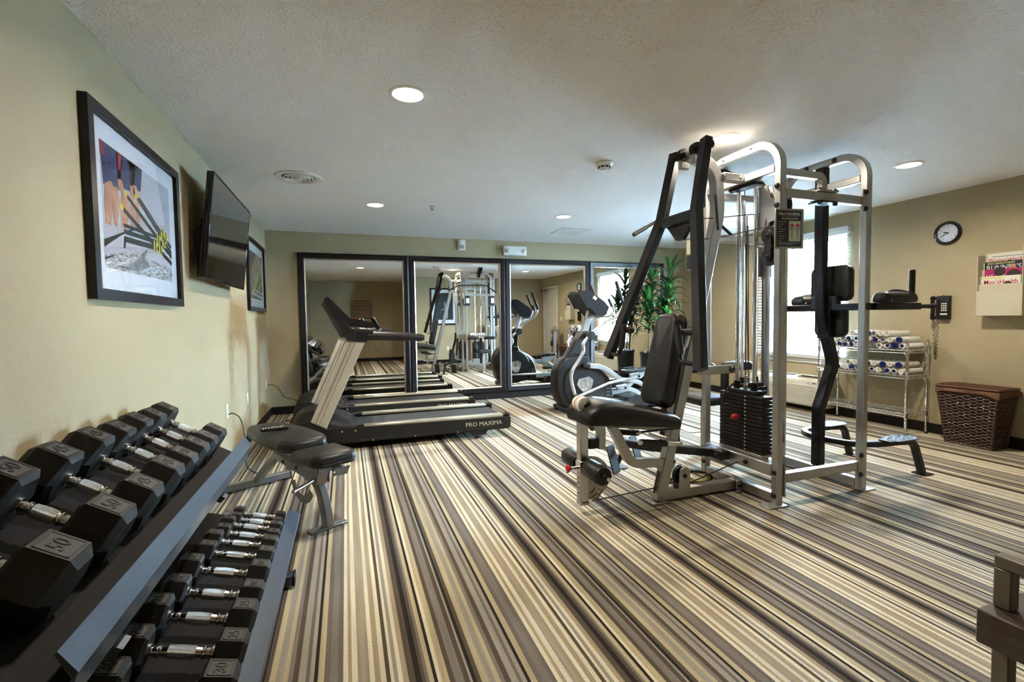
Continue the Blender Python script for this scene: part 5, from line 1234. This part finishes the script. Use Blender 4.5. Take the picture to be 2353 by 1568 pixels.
# remote control on the bench
rc = thing('remote_control', 'slim black television remote lying on the bench pad', 'remote', (-.466,3.455,.5165), math.radians(-72))
MB().box(-.024,.024,-.085,.085,.0003,.018,c=.006).build('body', M_blackpl, rc)
for i in range(8):
    for j in range(3): MB().box(-.016+.013*j-.0035,-.016+.013*j+.0085,-.07+.017*i,-.07+.017*i+.009,.0182,.0202,c=.001).build('button', M_paper if (i+j) % 3 else M_red if i == 0 else M_rubber_in, rc)
# ------------------------------------------------------------------ wall air conditioner under the window
M_ac = mat('ac_cream_plastic',(.60,.57,.48),.42)
ac = thing('wall_air_conditioner','cream through-wall air conditioner below the window','air conditioner',(XR,4.68,.085))
hw = .545
body = [(-.001,0),(-.205,0),(-.222,.012),(-.235,.28),(-.225,.325),(-.185,.365),(-.10,.375),(-.001,.375)]
MB().ring_loft([[V((x_,s*hw,z_)) for x_,z_ in body] for s in (-1,1)]).build('housing', M_ac, ac, ang=30)
for k in range(13):
    z_ = .030+.0185*k; x_ = -.2225-.013*(z_/.28)
    MB().ring_loft([[V((x_-.001,y_,z_)),V((x_-.009,y_,z_+.004)),V((x_-.009,y_,z_+.009)),V((x_-.001,y_,z_+.013))] for y_ in (-hw+.035,hw-.02)]).build('front_louvre', M_ac, ac)
for k in range(22):
    y_ = -.08+.0275*k
    MB().box(-.165,-.045,y_-.0075,y_+.0075,.3655,.381, M=Matrix.Identity(4)).build('outlet_vane', M_ac, ac)
MB().box(-.17,-.04,-.092,.515,.368,.3755).build('outlet_recess', mat('ac_shadow_grey',(.10,.095,.085),.8), ac)
MB().prism(rrect(.32,.16,.02),(-.135,-.32,.380),(0,1,0),(1,0,-.10),.006,.001).build('control_lid', M_ac, ac)
MB().box(-.2365,-.2345,-.45,-.41,.295,.305).build('indicator_window', M_dark, ac); MB().box(-.2365,-.2345,-.37,-.33,.296,.303).build('maker_badge', M_steel, ac)

# ------------------------------------------------------------------ wire shelf and towels
SH = thing('wire_shelf','three-tier chrome wire shelf against the wall','shelf',(5.455,3.605,0))
sx0, sx1, sy0, sy1 = 5.285, 5.600, 3.14, 4.07
for x_ in (sx0,sx1):
    for y_ in (sy0,sy1):
        po = MB().cyl((x_,y_,.02),(x_,y_,.965),.0127,n=14); 
        pp = po.build('post', M_chrome, SH, world=True)
        gr = MB()
        for k in range(34): gr.lathe([(.0127,0),(.0133,.001),(.0133,.003),(.0127,.004)],(x_,y_,.06+.0262*k),n=10,ring=True)
        gr.build('post_groove', M_steel, pp, world=True)['kind'] = 'stuff'
        MB().lathe([(.011,.0005),(.016,.002),(.016,.012),(.0127,.020),(.0127,.021)],(x_,y_,0)).build('levelling_foot', M_blackpl, pp, world=True)
tiers = (.222,.605,.863)
for z_ in tiers:
    mb = MB()
    for x_ in (sx0,sx1): mb.cyl((x_,sy0,z_),(x_,sy1,z_),.0042,n=6); mb.cyl((x_,sy0,z_-.028),(x_,sy1,z_-.028),.0042,n=6)
    for y_ in (sy0,sy1): mb.cyl((sx0,y_,z_),(sx1,y_,z_),.0042,n=6); mb.cyl((sx0,y_,z_-.028),(sx1,y_,z_-.028),.0042,n=6)
    def zig(a, b, n):
        a = V(a); b = V(b); pts = [a.lerp(b,k/n)-V((0,0,.028 if k % 2 else 0)) for k in range(n+1)]
        mb.tube(pts,.0026,5)
    for x_ in (sx0,sx1): zig((x_,sy0,z_),(x_,sy1,z_),42)
    for y_ in (sy0,sy1): zig((sx0,y_,z_),(sx1,y_,z_),16)
    for k in range(1,38): y_ = sy0+(sy1-sy0)*k/38; mb.cyl((sx0,y_,z_+.002),(sx1,y_,z_+.002),.0022,n=5)
    for x_ in (sx0+.11,sx1-.11): mb.cyl((x_,sy0,z_-.003),(x_,sy1,z_-.003),.0036,n=5)
    o = mb.build('wire_tier', M_chrome, SH, world=True); o['kind'] = 'stuff'
    for x_ in (sx0,sx1):
        for y_ in (sy0,sy1): MB().lathe([(.0130,-.042),(.0195,-.040),(.0165,.006),(.0130,.008)],(x_,y_,z_),ring=True,n=14).lathe([(.0132,-.048),(.017,-.047),(.017,-.042),(.0132,-.041)],(x_,y_,z_),ring=True,n=14).build('tier_collar', M_chrome, SH, world=True)['kind'] = 'stuff'
M_tw = mat('white_terry',(.74,.72,.66),.95,bump=.5,bscale=500,spec=.1); M_tb = mat('navy_terry',(.020,.030,.17),.95,bump=.5,bscale=500,spec=.1); M_tg = mat('grey_green_terry',(.16,.19,.19),.95,bump=.5,bscale=500,spec=.1)
def spiral(turns, r0, r1, wob, seed):
    rr = random.Random(seed); n = int(14*turns); pts = []
    sq = rr.uniform(.80,1.0)
    for k in range(n+1):
        u = k/n; a = 2*PI*turns*u; r = r0+(r1-r0)*u; r *= 1+wob*math.sin(a*1.5+seed)
        pts.append((r*math.cos(a), r*math.sin(a)*sq))
    return pts
TW = {}
def towel_mesh(kind, v):
    key = (kind, v)
    if key in TW: return TW[key]
    c = spiral(2.6,.006,.0314,.02,v); th = .0062
    def strip_mesh(x0, x1, m, nm):
        nonlocal c
        nor = []
        for i in range(len(c)):
            a = V(c[max(i-1,0)]); b = V(c[min(i+1,len(c)-1)]); d = (b-a).normalized(); nor.append(V((-d.y,d.x)))
        rings = []
        for i, p in enumerate(c):
            p = V(p); q0 = p+nor[i]*th/2; q1 = p-nor[i]*th/2
            rings.append([V((x0,q0.x,q0.y)),V((x1,q0.x,q0.y)),V((x1,q1.x,q1.y)),V((x0,q1.x,q1.y))])
        mb = MB().ring_loft(rings)
        me = bpy.data.meshes.new(nm); me.from_pydata(mb.v,[],mb.f); me.materials.append(m); me.shade_smooth(); me.set_sharp_from_angle(angle=math.radians(50)); return me
    edge = {'navy':M_tb,'grey':M_tg,'white':M_tw}[kind]
    full = strip_mesh(-.15,-.1352,edge,'striped_end')
    if v:      # only the inner turns carry the coloured border, the outer wrap stays white
        c_all = c; cut = int(len(c_all)*(.55 if v == 1 else .72 if v == 2 else .85))
        c = c_all[:cut]; full = strip_mesh(-.15,-.1352,edge,'striped_end'); c = c_all
        TW[key] = (strip_mesh(-.1350,.15,M_tw,'roll'), full, None)
        c = c_all[cut-1:]; TW[key] = (TW[key][0], full, strip_mesh(-.15,-.1352,M_tw,'outer_wrap'))
    else: TW[key] = (strip_mesh(-.135,.15,M_tw,'roll'), full, None)
    return TW[key]
rt_ = random.Random(3)
def towel(kind, y, z, tier, rowlab):
    v = rt_.randrange(4); a, b, ow = towel_mesh(kind, v)
    nm = {'navy':'navy blue','grey':'grey green','white':'plain white'}[kind]
    t = thing('rolled_towel', 'rolled white towel with %s end on the %s shelf tier, %s' % (nm, tier, rowlab), 'towel', (5.445+rt_.uniform(-.015,.005), y, z), 0, '%s ended towels on the %s tier, %s' % (nm, tier, rowlab))
    t.rotation_euler = (rt_.uniform(0,6.28),rt_.uniform(-.0,.0),rt_.uniform(-.05,.05))
    link('roll', a, t); link('striped_end', b, t)
    if ow: link('outer_wrap', ow, t)
for tier, z0, rows in (('top',.863+.0045+.036,[(12,'bottom row','nnnggwwnnngw'),(11,'middle row','nwgnwnnngwg'),(6,'uppermost row','wwgnww')]),('middle',.605+.0045+.036,[(12,'bottom row','wnnwnwnnwnnw'),(9,'upper row','nwnwngwgw')])):
    for r, (n, lab, kinds) in enumerate(rows):
        for k in range(n):
            y_ = 3.195+.0715*(k+r*.5)+(.0 if r < 2 else .06)
            if y_ > 4.03: continue
            kd = {'n':'navy','g':'grey','w':'white'}[kinds[k % len(kinds)]]
            towel(kd, y_, z0+r*.0625, tier, lab)

# ------------------------------------------------------------------ wicker hamper
M_wk = mat('dark_wicker',(.060,.028,.020),.4,var=.6,vscale=40,coat=.3); M_wk2 = mat('wicker_lid',(.09,.035,.020),.5,var=.4,vscale=80); M_lin = mat('brown_cotton_liner',(.13,.065,.032),.9,bump=.1,bscale=200)
hp = thing('wicker_hamper','dark brown wicker laundry hamper with lid and cloth liner','hamper',(5.50,2.68,0))
def HB(z):
    u = z/.52
    return (5.385-.045*u, 5.605+.035*u, 2.515-.055*u, 2.85+.06*u)     # x0,x1,y0,y1 at height z
wv = MB(); nrow = 34
for r in range(nrow):
    z_ = .018+.4825*r/(nrow-1); x0,x1,y0,y1 = HB(z_)
    per = [(x0,y0,x0,y1),(x0,y1,x1,y1),(x1,y1,x1,y0),(x1,y0,x0,y0)]
    pts = []
    for a,b,c_,d_ in per:
        m_ = 9 if abs(d_-b) > abs(c_-a) else 7
        n_ = m_*4
        ln = math.hypot(c_-a,d_-b); nx, ny = (d_-b)/ln, -(c_-a)/ln
        for k in range(n_):
            u = k/n_; ph = math.sin(PI*m_*u)*(1 if r % 2 else -1)
            pts.append(V((a+(c_-a)*u-nx*.0065*ph, b+(d_-b)*u-ny*.0065*ph, z_+.0015*math.sin(17*u+r))))
    wv.tube(pts,.0064,6,closed=True)
o = wv.build('wicker_weave', M_wk, hp, world=True); o['kind'] = 'stuff'
for sx_, sy_ in ((0,2),(0,3),(1,2),(1,3)):
    a = HB(.004); b = HB(.50); MB().cyl((a[sx_],a[sy_],.004),(b[sx_],b[sy_],.50),.011,n=8).build('corner_stake', M_wk, hp, world=True)
a = HB(.012); MB().tube(fillet([(a[0],a[2],.010),(a[0],a[3],.010),(a[1],a[3],.010),(a[1],a[2],.010),(a[0],a[2]+.001,.010)],.01,3),.009,6).build('base_rim', M_wk, hp, world=True)
a = HB(.01); b = HB(.49); MB().ring_loft([[V((q[i]+dx,q[j]+dy,z_)) for i,j,dx,dy in ((0,2,.012,.012),(1,2,-.012,.012),(1,3,-.012,-.012),(0,3,.012,-.012))] for q,z_ in ((a,.01),(b,.49))]).build('inner_bag', M_lin, hp, world=True)
# liner cuff with uneven hem
c_ = HB(.53); pts = []; NN = 72
def per_pt(q, u, off):
    x0,x1,y0,y1 = q[0]-off,q[1]+off,q[2]-off,q[3]+off
    L_ = [(x0,y0),(x0,y1),(x1,y1),(x1,y0),(x0,y0)]; s_ = [y1-y0,x1-x0,y1-y0,x1-x0]; T_0 = sum(s_); d_ = u*T_0
    for k in range(4):
        if d_ <= s_[k]+1e-9: f_ = d_/s_[k]; return V((L_[k][0]+(L_[k+1][0]-L_[k][0])*f_, L_[k][1]+(L_[k+1][1]-L_[k][1])*f_, 0))
        d_ -= s_[k]
    return V((x0,y0,0))
rings = []
for k in range(NN):
    u = k/NN; hem = .068 - .045*math.sin(PI*min(1,u/.33))**1 if u < .33 else .06+.01*math.sin(20*u)
    ps = []
    for off, z_ in ((.004,.535),(.014,.530),(.016+.003*math.sin(40*u),.50),(.014,.535-hem),(.009,.535-hem),(.008,.515)):
        p = per_pt(c_, u, off); p.z = z_; ps.append(p)
    rings.append(ps)
MB().ring_loft(rings, closed=True, cap=False).build('liner_cuff', M_lin, hp, world=True, ang=60)
q = HB(.54)
lid = MB(); 
for k in range(46):
    y_ = q[2]-.008+(q[3]-q[2]+.016)*k/45
    lid.tube([V((q[0]-.012+(q[1]-q[0]+.017)*j/16, y_, .549+.0035*(1 if (j+k) % 2 else -1)+.006*math.sin(PI*j/16))) for j in range(17)],.0055,5)
o = lid.build('lid_weave', M_wk2, hp, world=True); o['kind'] = 'stuff'
MB().tube(fillet([(q[0]-.012,q[2]-.008,.545),(q[0]-.012,q[3]+.008,.545),(q[1]+.004,q[3]+.008,.545),(q[1]+.004,q[2]-.008,.545),(q[0]-.012,q[2]-.007,.545)],.012,3),.008,6).build('lid_rim', M_wk2, hp, world=True)

# ------------------------------------------------------------------ potted plant
pt = thing('potted_plant','tall leafy green cane plant in a dark pot beside the last mirror','plant',(4.72,6.60,0))
M_pot = mat('dark_pot',(.010,.011,.014),.3); M_soil = mat('soil',(.03,.02,.012),.95,bump=.5,bscale=80)
MB().lathe([(.12,.001),(.125,.01),(.150,.60),(.158,.64),(.158,.66),(.145,.66),(.140,.62),(.0001,.62)],(4.72,6.60,0),n=32).build('pot', M_pot, pt, world=True)
MB().lathe([(.139,.6205),(.10,.632),(.0001,.636)],(4.72,6.60,0)).build('soil', M_soil, pt, world=True)
M_cane = mat('cane_bark',(.16,.13,.07),.8,bump=.4,bscale=60); M_leafs = [mat('leaf_green_%d' % k,c,.28,var=.25,vscale=5,coat=.15) for k,c in enumerate([(.020,.11,.028),(.014,.075,.024),(.032,.15,.034)])]
def leaf_mesh(k, L, Wd, droop, lift):
    n = 9; rows = []
    p = V((0,0,0)); a = lift; step = L/n
    for i in range(n+1):
        u = i/n; wd = Wd*(math.sin(PI*min(1,u*.92+.07))**.75)*(1-.15*u)
        if i == n: wd = .0012
        nx, nz = -math.sin(a), math.cos(a)
        rows.append([p+V((nx*.10*wd*1.6,wd,nz*.10*wd*1.6+.002)),p+V((0,wd*.4,.0)),p.copy(),p+V((0,-wd*.4,.0)),p+V((nx*.10*wd*1.6,-wd,nz*.10*wd*1.6+.002))])
        p = p+V((math.cos(a)*step,0,math.sin(a)*step)); a -= droop/n*(.6+.9*u)
    vs = [q for r in rows for q in r]; fs = [(i*5+j,i*5+j+1,i*5+j+6,i*5+j+5) for i in range(n) for j in range(4)]
    me = bpy.data.meshes.new('leaf'); me.from_pydata(vs,[],fs); me.materials.append(M_leafs[k % 3]); me.shade_smooth(); return me
LM = [leaf_mesh(k, L, Wd, dr, lf) for k,(L,Wd,dr,lf) in enumerate([(.38,.042,1.2,1.15),(.40,.044,1.7,.95),(.44,.043,2.1,.75),(.34,.038,1.6,.6),(.42,.042,2.4,.45),(.32,.04,.7,1.35)])]
rl = random.Random(11)
canes = [((4.70,6.60),(4.74,6.56),1.90,1.15),((4.76,6.63),(5.10,6.56),2.00,1.25),((4.69,6.57),(4.62,6.50),1.50,.95),((4.75,6.58),(4.96,6.44),1.55,1.05)]
for (bx_,by_),(tx,ty),zt2,zl in canes:
    MB().tube(spline([(bx_,by_,.60),(bx_*.7+tx*.3,by_*.7+ty*.3,.60+(zt2-.6)*.4),(tx,ty,zt2)],8),.011,8).build('cane', M_cane, pt, world=True)
    n = 36
    for k in range(n):
        u = (k+.5)/n; z_ = zl+(zt2-zl)*u; f_ = (z_-.6)/(zt2-.6); cx, cy = bx_+(tx-bx_)*min(1,f_*1.05), by_+(ty-by_)*min(1,f_*1.05)
        az = k*2.399+rl.uniform(-.3,.3)
        m_ = LM[5] if u > .93 else LM[0] if u > .8 else LM[rl.choice((0,1,1,2,3))] if u > .45 else LM[rl.choice((2,3,4,4))]
        sc_ = rl.uniform(.8,1.15)*(1.0 if u > .3 else .85)
        reach = .34*sc_
        if cy+reach*math.sin(az) > 6.85: sc_ *= .72
        o = link('leaf', m_, pt); o.matrix_parent_inverse = pt.matrix_basis.inverted()
        o.matrix_basis = Matrix.Translation((cx,cy,z_)) @ Matrix.Rotation(az,4,'Z') @ Matrix.Rotation(rl.uniform(-.15,.15),4,'X') @ Matrix.Scale(sc_,4)

# ------------------------------------------------------------------ side table in the near corner
M_wood = mat('dark_walnut',(.085,.062,.046),.42,var=.35,vscale=7,stretch=(14,1.5,14)); M_tube = mat('bronze_tube',(.20,.18,.15),.42,metal=.4)
tb = thing('side_table','dark wooden side table with thick top and square metal frame','table',(1.75,.60,0))
MB().box(1.455,2.20,.515,.698,.414,.500,c=.003).build('top', M_wood, tb, world=True)
for x_ in (1.52,2.14):
    MB().box(x_-.018,x_+.018,.655,.690,.5005,.600,c=.003).box(x_-.018,x_+.018,.52,.555,.5005,.600,c=.003).box(x_-.018,x_+.018,.52,.69,.6005,.632,c=.003).build('raised_frame', M_tube, tb, world=True)
    for y_ in (.53,.672): MB().box(x_-.018,x_+.018,y_-.017,y_+.017,.001,.4135,c=.003).build('leg', M_tube, tb, world=True)

# ------------------------------------------------------------------ things only the mirrors show
M_cab = mat('tan_laminate',(.30,.23,.14),.5,var=.1,vscale=6)
cb = thing('low_cabinet','tan laminate cabinet with pale top by the front wall','cabinet',(3.55,.78,0))
MB().box(3.30,3.78,.53,.97,.06,.80,c=.004).build('body', M_cab, cb, world=True); MB().box(3.32,3.76,.55,.95,.001,.0595).build('plinth', M_base, cb, world=True); MB().box(3.28,3.80,.52,.99,.8005,.845,c=.004).build('top', M_ivory, cb, world=True)
for x0 in (3.31,3.545): dd_ = MB().box(x0,x0+.225,.9705,.985,.08,.78,c=.003).build('door', M_cab, cb, world=True); MB().box(x0+.10,x0+.13,.986,.998,.60,.70,c=.003).build('handle', M_steel, dd_, world=True)
cb = thing('tall_cabinet','taller tan cabinet standing next to the low one','cabinet',(4.05,.78,0))
MB().box(3.83,4.30,.53,.95,.06,1.02,c=.004).build('body', M_cab, cb, world=True); MB().box(3.85,4.28,.55,.93,.001,.0595).build('plinth', M_base, cb, world=True); MB().box(3.82,4.32,.52,.97,1.0205,1.06,c=.004).build('top', M_ivory, cb, world=True)
dd_ = MB().box(3.84,4.29,.9505,.965,.08,1.0,c=.003).build('door', M_cab, cb, world=True); MB().box(3.88,3.91,.966,.978,.60,.72,c=.003).build('handle', M_steel, dd_, world=True)
wd = thing('water_dispenser','tall stainless steel cylindrical water dispenser beside the door','dispenser',(5.45,2.02,0))
MB().lathe([(.13,.001),(.13,.02),(.122,.03),(.122,.88),(.13,.89),(.13,.92),(.11,.935),(.0001,.94)],n=32).build('cylinder', M_steel, wd)
MB().prism([(p[0],p[1]) for p in rrect(.11,.14,.045)],(-.122,0,.55),(0,1,0),(0,0,1),.03,.004).build('drip_recess', M_blackpl, wd)
MB().cyl((0,0,.94),(0,0,1.0),.012).tube([(0,0,1.0),(-.05,0,1.02),(-.08,0,.99)],.008,8).build('tap', M_chrome, wd); MB().box(-.03,.03,-.012,.012,1.005,1.02,c=.003).build('tap_lever', M_chrome, wd)
MB().box(-.1235,-.1222,-.03,.03,.74,.80).build('label_sticker', M_paper, wd)
